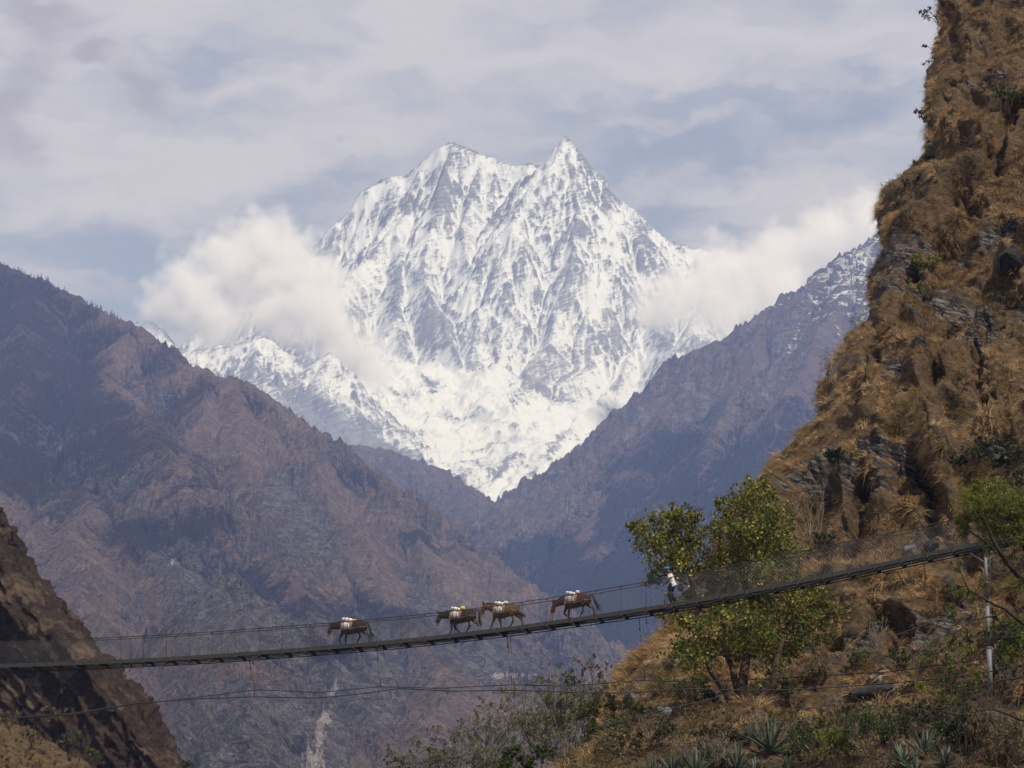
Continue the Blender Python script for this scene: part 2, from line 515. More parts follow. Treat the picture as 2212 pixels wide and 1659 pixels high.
    sn = sn - 0.75 * blob(px + fbm2(X / 70, Y / 70, 3, 56) * 12, py + fbm2(X / 70, Y / 70, 3, 57) * 8, [(930, 822, 26, 20, 20), (1000, 1045, 40, 8, 28), (1085, 1010, 8, 34, 35), (885, 985, 50, 6, 18), (1140, 1035, 8, 40, 38), (1060, 965, 40, 5, -20), (860, 850, 30, 7, 10), (960, 900, 50, 4, 12), (1200, 960, 10, 34, 40)])
    sn = sn + 0.5 * blob(px + fbm2(X / 90, Z / 90, 3, 52) * 14, py + fbm2(X / 90, Z / 90, 3, 53) * 14,
                         [(775, 455, 60, 26, -35), (840, 400, 50, 18, -30), (905, 365, 50, 14, -32), (960, 318, 24, 12, -20), (950, 525, 85, 15, 28), (890, 500, 40, 12, 30), (1200, 325, 13, 45, 15), (1140, 430, 10, 60, 25), (1320, 520, 16, 70, -18),
                          (1110, 362, 50, 10, 6), (1035, 335, 40, 8, 15), (735, 600, 28, 60, 10), (1290, 640, 18, 50, 12), (1400, 480, 60, 10, 42), (1290, 352, 30, 10, 38), (1490, 535, 50, 10, 8), (1150, 600, 16, 70, 20), (1010, 640, 14, 60, 10), (1290, 860, 20, 80, 35), (1360, 850, 26, 70, 40)])
    sn += sstep(420, 330, py) * 0.12
    low = sstep(860, 960, py - (px - 700) * 0.02) * (1 - sstep(770, 830, px + (py - 900) * -0.4))
    sn = sn - low * 1.2 - (1 - sstep(640, 760, px)) * sstep(740, 900, py) * 0.45
    # snow tongue is bounded by the bare valley rock below
    edge_l = np.interp(py, [890, 930, 970, 1010, 1055, 1095, 1120], [690, 788, 858, 938, 998, 1085, 1100])
    sn = sn - sstep(0, 22, edge_l - px) * sstep(880, 930, py) * 1.5
    m = snow_material()
    return finish('snow_mountain', X, Y, Z, m, {'snow': sn}, 'huge white twin-peaked snow mountain closing the end of the valley')

def snow_material():
    m, n, out = material('snow_and_rock')
    p = n.pos()
    # strata tilt down to the east
    mp = n('ShaderNodeMapping'); n.link(p, mp.inputs['Vector'])
    mp.inputs['Rotation'].default_value = (0.0, radians(24), 0.0)
    strat = n.noise(n.scale(mp.outputs[0], (0.16, 0.16, 1.0)), 0.075, 7, 0.72, 0.5)
    fine = n.noise(p, 0.10, 7, 0.75, 0.4)
    streak = n.noise(n.scale(p, (1.0, 0.35, 0.16)), 0.05, 6, 0.68, 0.4)
    k = n.math('ADD', n.math('MULTIPLY', n.math('SUBTRACT', strat, 0.5), 1.9), n.math('MULTIPLY', n.math('SUBTRACT', fine, 0.5), 1.35))
    k = n.math('ADD', k, n.math('MULTIPLY', n.math('SUBTRACT', streak, 0.5), 1.5))
    sm = n.ss(n.math('ADD', n.attr('snow'), k), 0.24, 0.86)
    rock = n.mix(n.ss(strat, 0.35, 0.65), (0.13, 0.142, 0.168), (0.265, 0.27, 0.285))
    rock = n.mix(n.math('MULTIPLY', n.ss(n.noise(p, 0.002, 3, 0.5), 0.5, 0.7), 0.5), rock, (0.24, 0.22, 0.215))
    col = n.mix(sm, rock, (0.64, 0.67, 0.71))
    h = n.math('ADD', n.math('MULTIPLY', fine, 1.0), n.math('ADD', n.math('MULTIPLY', strat, 0.8), n.math('MULTIPLY', streak, 0.5)))
    nor = n('ShaderNodeBump', {'Strength': 0.6, 'Distance': 14.0, 'Height': h}).outputs[0]
    principled(n, out, col, 0.8, nor, 0.1)
    return m

# ------------------------------------------------------------------ the brown mountainside on the west of the valley
def build_west_mountain():
    nx, ny = 540, 440
    T, YL, X, Y = fan(-190, 1560, nx, 1050, 6200, ny)
    wx = fbm2(X / 260, Y / 260, 4, 103) * 26; wy = fbm2(X / 260, Y / 260, 4, 109) * 26
    ridges = [
        (0.78, [(-220, 460, 5150), (0, 562, 5000), (100, 611, 4900), (200, 660, 4800), (270, 692, 4720), (330, 735, 4600), (375, 778, 4500), (400, 784, 4470), (430, 790, 4450), (470, 815, 4400),
                (492, 808, 4390), (520, 815, 4350), (560, 832, 4290), (582, 852, 4250), (620, 905, 4200), (650, 945, 4150), (690, 985, 4100), (725, 1030, 4050), (770, 1060, 4000),
                (830, 1098, 3950), (900, 1130, 3900), (960, 1158, 3870), (1010, 1182, 3850), (1060, 1218, 3820), (1090, 1250, 3800), (1112, 1290, 3770), (1130, 1320, 3750),
                (1155, 1385, 3720), (1195, 1430, 3700), (1240, 1490, 3670), (1290, 1560, 3640)]),
        (0.75, [(278, 697, 4710), (240, 770, 4450), (215, 812, 4300), (250, 850, 4100), (290, 878, 3900), (345, 935, 3600), (380, 1010, 3300)]),
        (0.8, [(470, 815, 4400), (430, 900, 4050), (400, 960, 3800)]),
        (0.75, [(520, 815, 4350), (500, 900, 4050), (520, 1000, 3700), (600, 1130, 3250), (640, 1260, 2850), (660, 1340, 2550)]),
        (0.75, [(690, 985, 4100), (690, 1050, 3850), (760, 1150, 3500), (820, 1250, 3200), (880, 1350, 2900), (960, 1430, 2650)]),
        (0.75, [(900, 1130, 3900), (930, 1220, 3600), (1000, 1320, 3300), (1040, 1400, 3050), (1100, 1470, 2900)]),
        (0.7, [(60, 590, 4950), (40, 780, 4300), (0, 950, 3700), (-60, 1100, 3200)]),
        (0.75, [(-100, 980, 3500), (60, 1040, 3500), (190, 1062, 3400), (265, 1095, 3250), (330, 1180, 2950), (400, 1240, 2700), (450, 1290, 2500)]),
        (0.8, [(190, 1062, 3400), (170, 1200, 2800), (200, 1350, 2300), (260, 1500, 1900)]),
        (0.9, [(360, 1340, 2450), (430, 1278, 2330), (480, 1244, 2300), (520, 1238, 2280), (560, 1262, 2240), (640, 1322, 2180), (700, 1380, 2120), (745, 1440, 2050), (790, 1530, 1950), (820, 1660, 1800)]),
        (0.9, [(500, 1240, 2290), (510, 1340, 2000), (540, 1460, 1750), (580, 1600, 1500)]),
        (0.9, [(360, 1340, 2450), (370, 1430, 2050), (400, 1560, 1650), (440, 1700, 1400)]),
        (0.9, [(800, 1405, 2600), (760, 1450, 2300), (730, 1500, 2050), (700, 1580, 1800), (680, 1700, 1550)]),
        (0.6, [(1000, 1440, 2500), (960, 1500, 2200), (900, 1600, 1850), (860, 1720, 1600)]),
    ]
    R, D = ridge_field(X, Y, ridges, wx, wy)
    base = np.maximum(R, -18 + 0 * X)
    gx, gy = grad(base, T, YL)
    amp = np.clip(D / 130, 0.12, 1)
    k = np.clip(Y / 3600, 0.55, 1.2)
    Z = base + erode(X + wx, Y + wy, gx, gy, 1 / 240.0, 36, 3, 105, 0.5) * amp
    gx, gy = grad(Z, T, YL)
    Z = Z + erode(X, Y, gx, gy, 1 / 52.0, 15, 4, 115, 0.55) * np.clip(amp + 0.15, 0, 1) * k
    px, py = project(X, Y, Z)
    # crags: steep broken bands of rock
    crag = blob(px, py, [(660, 1180, 90, 70, 30), (520, 1330, 150, 90, 25), (640, 1400, 150, 80, 30), (620, 1070, 60, 40, 20), (560, 1560, 220, 120, 0), (800, 1480, 120, 130, 0),
                         (100, 960, 150, 70, 10), (230, 1020, 90, 50, 20), (370, 1210, 120, 50, 40), (800, 1330, 60, 40, 30), (1000, 1380, 150, 60, 40), (720, 1560, 60, 120, 15)])
    bn = (Z * 0.9 + X * 0.5 + fbm2(X / 160, Z / 160, 3, 177) * 40) / 24.0
    st = bn - np.floor(bn); st = np.where(st < 0.7, st / 0.7, (1 - st) / 0.3)
    Z = Z + (st - 0.5) * 7 * crag * k + (ridged2(X / 40, Y / 40, 4, 141) - 0.8) * (5 + 12 * crag) * np.clip(amp + 0.1, 0, 1) * k
    Z = Z + fbm2(X / 11, Y / 11, 3, 144) * 1.5 * k
    gx, gy = grad(Z, T, YL)
    slope = np.hypot(gx, gy); cur = curvature(Z, 4)
    px, py = project(X, Y, Z)
    rock = 0.08 + (slope - 0.9) * 0.40 + crag * 0.75 + fbm2(X / 120, Z / 120, 3, 150) * 0.25
    forest_and_shade = 0.62 * blob(px + fbm2(X / 120, Z / 120, 3, 161) * 40, py + fbm2(X / 120, Z / 120, 3, 162) * 40, [(40, 740, 280, 190, 25), (170, 880, 240, 130, 30), (40, 640, 150, 90, 30), (60, 1000, 160, 120, 20), (330, 780, 40, 80, 10), (360, 870, 36, 80, 20), (420, 830, 50, 60, 20),  # upper-slope ovals also hold cloud shadow, put into the ground colour
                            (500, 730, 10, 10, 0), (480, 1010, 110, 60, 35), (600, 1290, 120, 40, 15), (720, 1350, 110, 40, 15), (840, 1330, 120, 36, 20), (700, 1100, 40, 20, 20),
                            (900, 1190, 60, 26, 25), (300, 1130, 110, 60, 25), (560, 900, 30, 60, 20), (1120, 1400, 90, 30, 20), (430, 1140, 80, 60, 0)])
    forest_and_shade = forest_and_shade + np.clip(-cur * 0.10, -0.1, 0.3) + 0.12 + fbm2(X / 150, Y / 150, 3, 160) * 0.25
    forest_and_shade -= 0.6 * blob(px, py, [(290, 800, 60, 90, -20), (560, 960, 120, 110, 30), (720, 1130, 160, 60, 25), (880, 1230, 190, 60, 22), (1050, 1300, 90, 60, 40), (620, 1050, 120, 60, 30)])  # dark cover thinned so the sunlit slopes are paler in colour
    # burnt, shrubby lower flank
    scree = np.clip(cur * 0.03, 0, 0.25) + 1.35 * blob(px + fbm2(px / 30, py / 30, 3, 172) * 16, py, [(712, 1500, 10, 40, 8), (695, 1570, 22, 60, 12), (680, 1640, 30, 60, 8), (378, 1215, 5, 14, 15), (1120, 1460, 90, 6, 3)]) * (0.62 + 0.5 * fbm2(px / 9, py / 14, 3, 171))
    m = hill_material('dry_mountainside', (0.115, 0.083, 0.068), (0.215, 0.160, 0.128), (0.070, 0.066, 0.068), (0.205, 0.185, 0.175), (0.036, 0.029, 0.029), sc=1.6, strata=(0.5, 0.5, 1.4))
    return finish('valley_mountain', X, Y, Z, m, {'rock': rock, 'forest_and_shade': forest_and_shade, 'scree': scree}, 'brown dry mountainside with woods, painted cloud shade and crags, falling away below the snow peaks')

# ------------------------------------------------------------------ the ridge between, and the blue mountainside on the east
def build_middle_ridge():
    nx, ny = 300, 170
    T, YL, X, Y = fan(520, 1330, nx, 5700, 7900, ny)
    wx = fbm2(X / 300, Y / 300, 4, 203) * 30; wy = fbm2(X / 300, Y / 300, 4, 209) * 30
    ridges = [(0.7, [(480, 890, 7400), (600, 930, 7300), (690, 966, 7200), (760, 960, 7150), (830, 971, 7100), (890, 1000, 7050), (930, 1022, 7000), (1000, 1050, 6950), (1060, 1085, 6900), (1100, 1113, 6850),
                     (1140, 1148, 6800), (1180, 1220, 6700), (1250, 1330, 6500)]),
              (0.7, [(830, 971, 7100), (850, 1060, 6700), (930, 1130, 6300), (1000, 1190, 6000)]),
              (0.7, [(1000, 1050, 6950), (1030, 1110, 6600), (1080, 1190, 6200)]),
              (0.7, [(690, 966, 7200), (740, 1030, 6800), (800, 1080, 6500)])]
    R, D = ridge_field(X, Y, ridges, wx, wy)
    base = np.maximum(R, -18)
    gx, gy = grad(base, T, YL)
    amp = np.clip(D / 150, 0.1, 1)
    Z = base + erode(X + wx, Y + wy, gx, gy, 1 / 260.0, 46, 3, 205, 0.5) * amp
    gx, gy = grad(Z, T, YL)
    Z = Z + erode(X, Y, gx, gy, 1 / 60.0, 17, 3, 215, 0.55) * np.clip(amp + 0.1, 0, 1)
    Z = Z + (ridged2(X / 55, Y / 55, 4, 241) - 0.8) * 7 * amp
    gx, gy = grad(Z, T, YL); slope = np.hypot(gx, gy); cur = curvature(Z, 4)
    px, py = project(X, Y, Z)
    rock = 0.2 + (slope - 0.9) * 0.4 + fbm2(X / 160, Z / 160, 3, 250) * 0.3
    forest_and_shade = 0.12 + np.clip(-cur * 0.05, 0, 0.4) + 0.4 * sstep(1060, 1200, py)
    scree = np.clip(cur * 0.03, 0, 0.3) + 0.25 * sstep(1020, 960, py)
    m = hill_material('middle_ridge_ground', (0.12, 0.085, 0.07), (0.19, 0.14, 0.115), (0.10, 0.09, 0.09), (0.23, 0.20, 0.19), (0.045, 0.045, 0.042), sc=1.0)
    return finish('middle_ridge', X, Y, Z, m, {'rock': rock, 'forest_and_shade': forest_and_shade, 'scree': scree}, 'bare grey-brown ridge between the foot of the glacier and the dry mountainside')

def build_east_mountain():
    nx, ny = 380, 350
    T, YL, X, Y = fan(1020, 2300, nx, 3300, 7300, ny)
    wx = fbm2(X / 300, Y / 300, 4, 303) * 30; wy = fbm2(X / 300, Y / 300, 4, 309) * 30
    ridges = [
        (0.8, [(2300, 330, 7000), (2000, 430, 6900), (1930, 490, 6830), (1895, 515, 6800), (1850, 556, 6750), (1800, 590, 6700), (1760, 606, 6650), (1720, 630, 6600), (1690, 652, 6550), (1650, 690, 6500),
               (1600, 720, 6450), (1555, 735, 6400), (1520, 780, 6350), (1480, 820, 6300), (1440, 842, 6250), (1400, 880, 6200), (1360, 910, 6150), (1320, 940, 6100), (1300, 975, 6050),
               (1240, 1020, 6000), (1200, 1045, 5950), (1180, 1050, 5930), (1150, 1070, 5900), (1140, 1105, 5850), (1128, 1155, 5800), (1085, 1222, 5700), (1060, 1300, 5600)]),
        (0.75, [(1850, 556, 6750), (1820, 640, 6450), (1760, 740, 6050), (1720, 840, 5700), (1680, 940, 5350), (1600, 1060, 4900), (1540, 1180, 4500)]),
        (0.75, [(1650, 690, 6500), (1620, 790, 6150), (1560, 900, 5750), (1480, 1010, 5350), (1400, 1130, 4950), (1340, 1260, 4500), (1330, 1400, 4100)]),
        (0.75, [(1440, 842, 6250), (1430, 930, 5900), (1370, 1030, 5550), (1300, 1130, 5200), (1250, 1250, 4800), (1240, 1380, 4400)]),
        (0.75, [(1240, 1020, 6000), (1220, 1110, 5650), (1180, 1200, 5350), (1160, 1300, 5000)]),
        (0.75, [(1930, 490, 6830), (1960, 700, 6000), (1900, 900, 5300), (1800, 1100, 4700)]),
    ]
    R, D = ridge_field(X, Y, ridges, wx, wy)
    base = np.maximum(R, -18)
    gx, gy = grad(base, T, YL)
    amp = np.clip(D / 160, 0.12, 1)
    Z = base + erode(X + wx, Y + wy, gx, gy, 1 / 300.0, 58, 3, 305, 0.5) * amp
    gx, gy = grad(Z, T, YL)
    Z = Z + erode(X, Y, gx, gy, 1 / 64.0, 19, 4, 315, 0.55) * np.clip(amp + 0.04, 0, 1)
    Z = Z + (ridged2(X / 60, Y / 60, 4, 341) - 0.8) * 9 * np.clip(amp + 0.1, 0, 1)
    Z = np.minimum(Z, 1830)
    gx, gy = grad(Z, T, YL); slope = np.hypot(gx, gy); cur = curvature(Z, 4)
    px, py = project(X, Y, Z)
    edge = np.interp(px, [1140, 1300, 1440, 1555, 1650, 1800, 1900], [1105, 975, 842, 735, 690, 590, 515])
    drop = (py - edge)
    line = np.interp(px, [1140, 1300, 1500, 1700, 1850], [10, 30, 90, 180, 300])
    rock = 0.22 + (slope - 0.9) * 0.35 + fbm2(X / 160, Z / 160, 3, 350) * 0.35 - sstep(0, 160, drop - line) * 0.3
    forest_and_shade = 0.06 + 0.74 * sstep(-30, 110, drop - line + fbm2(X / 200, Z / 200, 4, 355) * 60) + np.clip(-cur * 0.05, -0.25, 0.3) + fbm2(X / 240, Z / 240, 4, 357) * 0.28  # lower slope's dark cover is trees plus shade put into the colour
    forest_and_shade -= 0.4 * blob(px, py, [(1560, 930, 26, 90, 25), (1350, 1010, 14, 40, 30), (1270, 1130, 18, 60, 20), (1690, 830, 20, 90, 25), (1290, 1190, 40, 14, -20)])
    scree = np.clip(cur * 0.025, 0, 0.3)
    snow = sstep(900, 1650, Z) * 0.42 + sstep(1600, 1880, px) * 0.34 + np.clip(-cur * 0.05, -0.2, 0.35) - sstep(40, 220, drop - line) * 0.7 - 0.22
    m = hill_material('east_mountainside', (0.12, 0.088, 0.082), (0.20, 0.15, 0.13), (0.11, 0.10, 0.105), (0.25, 0.22, 0.215), (0.022, 0.026, 0.026), sc=1.0, snow=True)
    return finish('forested_mountain', X, Y, Z, m, {'rock': rock, 'forest_and_shade': forest_and_shade, 'scree': scree, 'snow': snow}, 'blue hazy forested mountainside with a snow-dusted crest behind the grassy cliff')

def build_ground():
    # the valley floor, one sheet out to where the mountains stand on it
    xs = np.linspace(-3600, 3600, 90); ys = np.concatenate([np.linspace(-300, 1000, 40), np.linspace(1050, 9400, 60)])
    X, Y = np.meshgrid(xs, ys)
    Z = -26 + fbm2(X / 300, Y / 300, 4, 400) * 5
    m = hill_material('valley_floor_ground', (0.12, 0.10, 0.08), (0.2, 0.17, 0.14), (0.2, 0.19, 0.18), (0.33, 0.31, 0.3), (0.05, 0.05, 0.035), sc=4)
    return finish('ground', X, Y, Z, m, {'rock': 0.3 + 0 * X, 'forest_and_shade': 0.1 + 0 * X, 'scree': 0 * X}, 'stony valley floor far below the bridge', 'ground')

build_snow_massif()
build_west_mountain()
build_middle_ridge()
build_east_mountain()
build_ground()

# ------------------------------------------------------------------ air
def build_haze():
    me = bpy.data.meshes.new('haze')
    bm = bmesh.new()
    bmesh.ops.create_cube(bm, size=1.0)
    for v in bm.verts:
        v.co = Vector((v.co.x * 8000, -400 + (v.co.y + 0.5) * 9900, -48 + (v.co.z + 0.5) * (1960 + 48)))
    bm.to_mesh(me); bm.free()
    m, n, out = material('haze_air')
    n.link(n('ShaderNodeVolumePrincipled', {'Color': (0.33, 0.49, 1.0, 1), 'Absorption Color': (1, 1, 1, 1), 'Density': 7.5e-5, 'Anisotropy': 0.0}).outputs[0], out.inputs['Volume'])
    o = new_obj('haze', me, m)
    return tag(o, 'pale blue haze filling the valley air', 'haze', kind='stuff')
build_haze()

# ------------------------------------------------------------------ low clouds on the flanks of the snow mountain
def build_cloud(name, label, Y, blobs, dens, seed):
    P = [(at(px, py, Y + dy), 1.14 * r * Y / FPX) for (px, py, r, dy) in blobs]
    lo = Vector((min(p.x - r * 1.5 for p, r in P), min(p.y - r * 1.5 for p, r in P), min(p.z - r * 1.5 for p, r in P)))
    hi = Vector((max(p.x + r * 1.5 for p, r in P), max(p.y + r * 1.5 for p, r in P), max(p.z + r * 1.5 for p, r in P)))
    me = bpy.data.meshes.new(name)
    bm = bmesh.new(); bmesh.ops.create_cube(bm, size=1.0)
    for v in bm.verts:
        v.co = Vector([(lo[i] + hi[i]) / 2 + v.co[i] * (hi[i] - lo[i]) for i in range(3)])
    bm.to_mesh(me); bm.free()
    m, n, out = material(name + '_vapour')
    p = n.pos()
    wv = n('ShaderNodeTexNoise', {'Scale': 0.0045, 'Detail': 2.0, 'Roughness': 0.5}); n.link(p, wv.inputs['Vector'])
    pw = n.vmath('ADD', p, n.vmath('MULTIPLY', n.vmath('SUBTRACT', wv.outputs['Color'], (0.5, 0.5, 0.5)), (170, 170, 170)))
    f = None
    for (c_, r) in P:
        d = n.vmath('DISTANCE', pw, tuple(c_))
        g = n.math('SUBTRACT', 1.0, n.math('MULTIPLY', d, 1.0 / r))
        f = g if f is None else n('ShaderNodeMath', {0: f, 1: g, 2: 0.28}, operation='SMOOTH_MAX').outputs[0]
    det = n.noise(p, 0.0085, 6, 0.6)
    f = n.math('ADD', f, n.math('MULTIPLY', n.math('SUBTRACT', det, 0.5), 1.9))
    dn = n.math('MULTIPLY', n.ss(f, -0.03, 0.85), dens)
    v = n('ShaderNodeVolumePrincipled', {'Color': (0.985, 0.98, 0.985, 1), 'Anisotropy': 0.0})
    n.link(dn, v.inputs['Density'])
    n.link(v.outputs[0], out.inputs['Volume'])
    o = new_obj(name, me, m)
    return tag(o, label, 'cloud', 'low clouds on the snow mountain', kind='stuff')

build_cloud('cloud', 'billowing white cloud hiding the western shoulder of the snow mountain', 11400,
            [(350, 672, 50, 0), (420, 640, 95, 0), (500, 575, 95, 100), (580, 560, 110, 200), (640, 625, 105, 150), (600, 680, 80, 0), (690, 610, 70, 200), (695, 695, 85, 0), (765, 765, 68, -100), (810, 810, 45, -100), (470, 690, 70, -100), (545, 470, 30, 100)], 0.0125, 1)
build_cloud('cloud', 'flat white cloud bank between the snow mountain and the grassy cliff', 12000,
            [(1410, 675, 52, 200), (1450, 650, 78, 0), (1530, 630, 95, 100), (1555, 575, 60, 200), (1610, 610, 85, 100), (1700, 565, 95, 200), (1790, 525, 95, 200), (1890, 500, 100, 200), (1990, 500, 100, 200), (1590, 690, 70, 0), (1680, 640, 90, 0), (1545, 510, 28, 100)], 0.0095, 2)
# ------------------------------------------------------------------ near cliffs
def smooth1(v, k):
    ker = np.ones(k) / k
    return np.convolve(np.pad(v, k // 2, mode='edge'), ker, mode='valid')[:len(v)]

def normals(P):
    du = np.gradient(P, axis=0); dv = np.gradient(P, axis=1)
    nn = np.cross(du, dv)
    nn /= (np.linalg.norm(nn, axis=-1, keepdims=True) + 1e-9)
    return nn

def near_line(px, py, pts):
    """distance in picture units from a polyline, and the share along it"""
    best = np.full(px.shape, 1e9)
    for (x0, y0), (x1, y1) in zip(pts[:-1], pts[1:]):
        ex, ey = x1 - x0, y1 - y0
        t = np.clip(((px - x0) * ex + (py - y0) * ey) / (ex * ex + ey * ey), 0, 1)
        best = np.minimum(best, np.hypot(px - x0 - t * ex, py - y0 - t * ey))
    return best

EDGE_Y = [-260, -120, 0, 60, 120, 180, 240, 290, 330, 380, 420, 490, 560, 600, 680, 720, 760, 840, 880, 910, 930, 960, 1000, 1025, 1060, 1110, 1164, 1220, 1290, 1339, 1396, 1425, 1483, 1542, 1600, 1640, 1700, 1780, 1900]
EDGE_X = [2055, 2040, 2027, 2026, 2008, 1988, 1992, 2002, 1992, 1962, 1918, 1903, 1897, 1872, 1852, 1834, 1820, 1764, 1758, 1766, 1742, 1702, 1662, 1647, 1620, 1580, 1545, 1530, 1480, 1437, 1401, 1362, 1321, 1305, 1262, 1232, 1150, 1020, 800]
DEP_Y = [-260, 0, 250, 500, 750, 1000, 1150, 1300, 1420, 1485, 1545, 1600, 1659, 1720, 1800, 1900]
DEP_V = [205, 188, 175, 161, 147, 133, 125, 118, 112.5, 109, 104, 95, 86, 80, 72, 60]

def cliff_depth(px, py):
    """distance of the right-hand hillside at a picture position, before its rocks and folds"""
    Y = np.interp(py, DEP_Y, DEP_V)
    lat = np.interp(py, [0, 900, 1300, 1500, 1659, 1900], [0.020, 0.024, 0.026, 0.022, 0.006, 0.0])
    return Y - lat * (px - 1800) - 0.030 * np.clip(px - 2330, 0, None)

def build_grass_cliff():
    nr, nc, nb = 580, 350, 20
    py = np.linspace(-260, 1840, nr)
    e = np.interp(py, EDGE_Y, EDGE_X)
    s = np.concatenate([np.linspace(-1, 0, nb, endpoint=False), np.linspace(0, 1, nc) ** 1.12])
    S = np.repeat(s[None], nr, 0); PY = np.repeat(py[:, None], len(s), 1); E = np.repeat(e[:, None], len(s), 1)
    F = np.clip(S, 0, 1); B = np.clip(-S, 0, 1)
    PX = E + F * (2850 - E) + B * 150
    Y = cliff_depth(PX, PY)
    wr = 130.0
    rr = np.clip((PX - E) / wr, 0, 1)
    R = np.interp(PY, [0, 1000, 1400, 1500, 1659], [9, 8, 6, 8, 10])
    Y = Y + np.where(B > 0, 0, R * (1 - np.sqrt(np.clip(1 - (1 - rr) ** 2, 0, 1)))) + np.where(B > 0, R + B * 30, 0)
    P = at_np(PX, PY, Y).astype(np.float64)
    nn = normals(P)
    # flip to face the camera
    if (nn[nr // 2, nb + nc // 2] * P[nr // 2, nb + nc // 2]).sum() > 0: nn = -nn
    x, y, z = P[..., 0], P[..., 1], P[..., 2]
    yy = y * 0.7
    low = sstep(1480, 1590, PY)                                   # gentle bank at the foot
    d = fbm3(x / 14, yy / 14, z / 14, 3, 501) * 2.6
    rid = 1 - np.abs(fbm3(x / 7.5 + 0.3 * z / 7, yy / 9, z / 12, 3, 505)) * 1.7
    d += (np.clip(rid, 0, 1) ** 2 - 0.45) * 1.6
    d += fbm3(x / 2.6, yy / 3.2, z / 2.6, 3, 511) * 0.75
    gul = np.zeros_like(d)
    for pts, w, dep in (
            ([(2045, 20), (2062, 110), (2048, 200), (2049, 280), (2012, 345)], 15, 3.0),
            ([(2110, 440), (2060, 490), (2010, 500)], 20, 2.6), ([(1960, 560), (1945, 640), (1930, 700)], 14, 2.6),
            ([(2080, 420), (2140, 470)], 16, 1.8),
            ([(1862, 840), (1850, 905)], 13, 2.4), ([(1868, 1065), (1836, 1120), (1822, 1175), (1806, 1205)], 22, 2.6),
            ([(1985, 1015), (2010, 1060), (2008, 1110)], 26, 4.2), ([(2200, 930), (2170, 985)], 26, 3.2),
            ([(1900, 1330), (1960, 1360), (1930, 1400)], 22, 2.6), ([(1760, 1290), (1800, 1380), (1770, 1450)], 24, 2.6), ([(1880, 690), (1898, 790)], 14, 2.0),
            ([(2150, 640), (2110, 760), (2120, 850)], 14, 1.7), ([(2040, 700), (2020, 830)], 15, 1.7), ([(2190, 250), (2160, 380)], 18, 1.8), ([(2120, 1240), (2080, 1330)], 18, 1.8)):
        q = near_line(PX + fbm2(PX / 30, PY / 30, 3, 520) * 14, PY, pts)
        gul = np.maximum(gul, dep * (1 - sstep(w * 0.35, w * 1.25, q)))
    rib = np.zeros_like(d)
    for pts, w, dep in (([(1905, 955), (1898, 1040), (1915, 1140)], 30, 0.8), ([(1900, 1050), (1880, 1150)], 20, 0.5), ([(2045, 960), (2060, 1090)], 24, 1.6), ([(2075, 210), (2070, 330)], 18, 1.3), ([(1985, 545), (1975, 690)], 20, 1.3), ([(1895, 830), (1880, 900)], 16, 1.0),
                        ([(2180, 555), (2130, 580)], 26, 0.9), ([(2010, 740), (1990, 830)], 20, 0.8)):
        q = near_line(PX + fbm2(PX / 30, PY / 30, 3, 523) * 12, PY, pts)
        rib = np.maximum(rib, dep * (1 - sstep(w * 0.4, w * 1.2, q)))
    d = d * (1 - 0.62 * low) + (rib - gul) * np.where(B > 0, 0, 1)
    rockn = fbm3(x / 5, yy / 6, z / 5, 4, 530)
    rock = sstep(0.22, 0.46, rockn * 0.8 + 0.25 * fbm3((x * 0.9 - z * 0.4) / 1.6, yy / 4, (z * 0.9 + x * 0.4) / 0.9, 3, 533) + rib * 0.12 - 0.12 * blob(PX, PY, [(1880, 1070, 110, 130, 0)]) + np.clip(gul, 0, 1) * 0.06 + 0.06 * sstep(60, 0, PX - E))
    # ledges of tilted rock
    bn = (z * 1.0 + x * 0.45 + fbm3(x / 5, yy / 5, z / 5, 3, 540) * 1.6) / 0.7
    st = bn - np.floor(bn); st = np.where(st < 0.7, st / 0.7, (1 - st) / 0.3)
    d += (st - 0.5) * 0.42 * rock * (1 - low) * sstep(0, 90, PX - E) + fbm3(x / 1.0, yy / 1.1, z / 1.0, 4, 545) * (0.16 + 0.42 * rock)
    k = (1 - 0.4 * sstep(1100, 1400, PY) * (1 - low)) * (1 - 0.85 * sstep(0, 0.25, B)) * (0.3 + 0.7 * sstep(0, 130, PX - E))
    P2 = P + nn * (d * k)[..., None]
    n2 = normals(P2)
    if (n2[nr // 2, nb + nc // 2] * P2[nr // 2, nb + nc // 2]).sum() > 0: n2 = -n2
    me = np_mesh('grassy_cliff', P2.reshape(-1, 3), grid_faces(nr, nb + nc))
    set_attr(me, 'rock', rock)
    m, n, out = material('cliff_soil_and_rock')
    p = n.pos()
    mp = n('ShaderNodeMapping'); n.link(p, mp.inputs['Vector']); mp.inputs['Rotation'].default_value = (0, radians(-24), 0)
    strat = n.noise(n.scale(mp.outputs[0], (0.35, 0.35, 2.2)), 1.0, 7, 0.7, 0.6)
    fine = n.noise(p, 3.0, 7, 0.7)
    mid = n.noise(p, 0.45, 6, 0.65)
    rk = n.mix(n.ss(strat, 0.3, 0.7), (0.040, 0.035, 0.032), (0.25, 0.222, 0.195))
    rk = n.mix(n.ss(mid, 0.42, 0.68), rk, (0.085, 0.056, 0.034))
    so = n.mix(n.ss(fine, 0.3, 0.7), (0.055, 0.037, 0.022), (0.16, 0.108, 0.060))
    so = n.mix(n.ss(mid, 0.55, 0.8), so, (0.10, 0.080, 0.055))
    rm = n.ss(n.math('ADD', n.attr('rock'), n.math('MULTIPLY', n.math('SUBTRACT', fine, 0.5), 1.0)), 0.4, 0.6)
    col = n.mix(rm, so, rk)
    wn_ = n('ShaderNodeTexNoise', {'Scale': 0.8, 'Detail': 7.0, 'Roughness': 0.65}); n.link(p, wn_.inputs['Vector'])
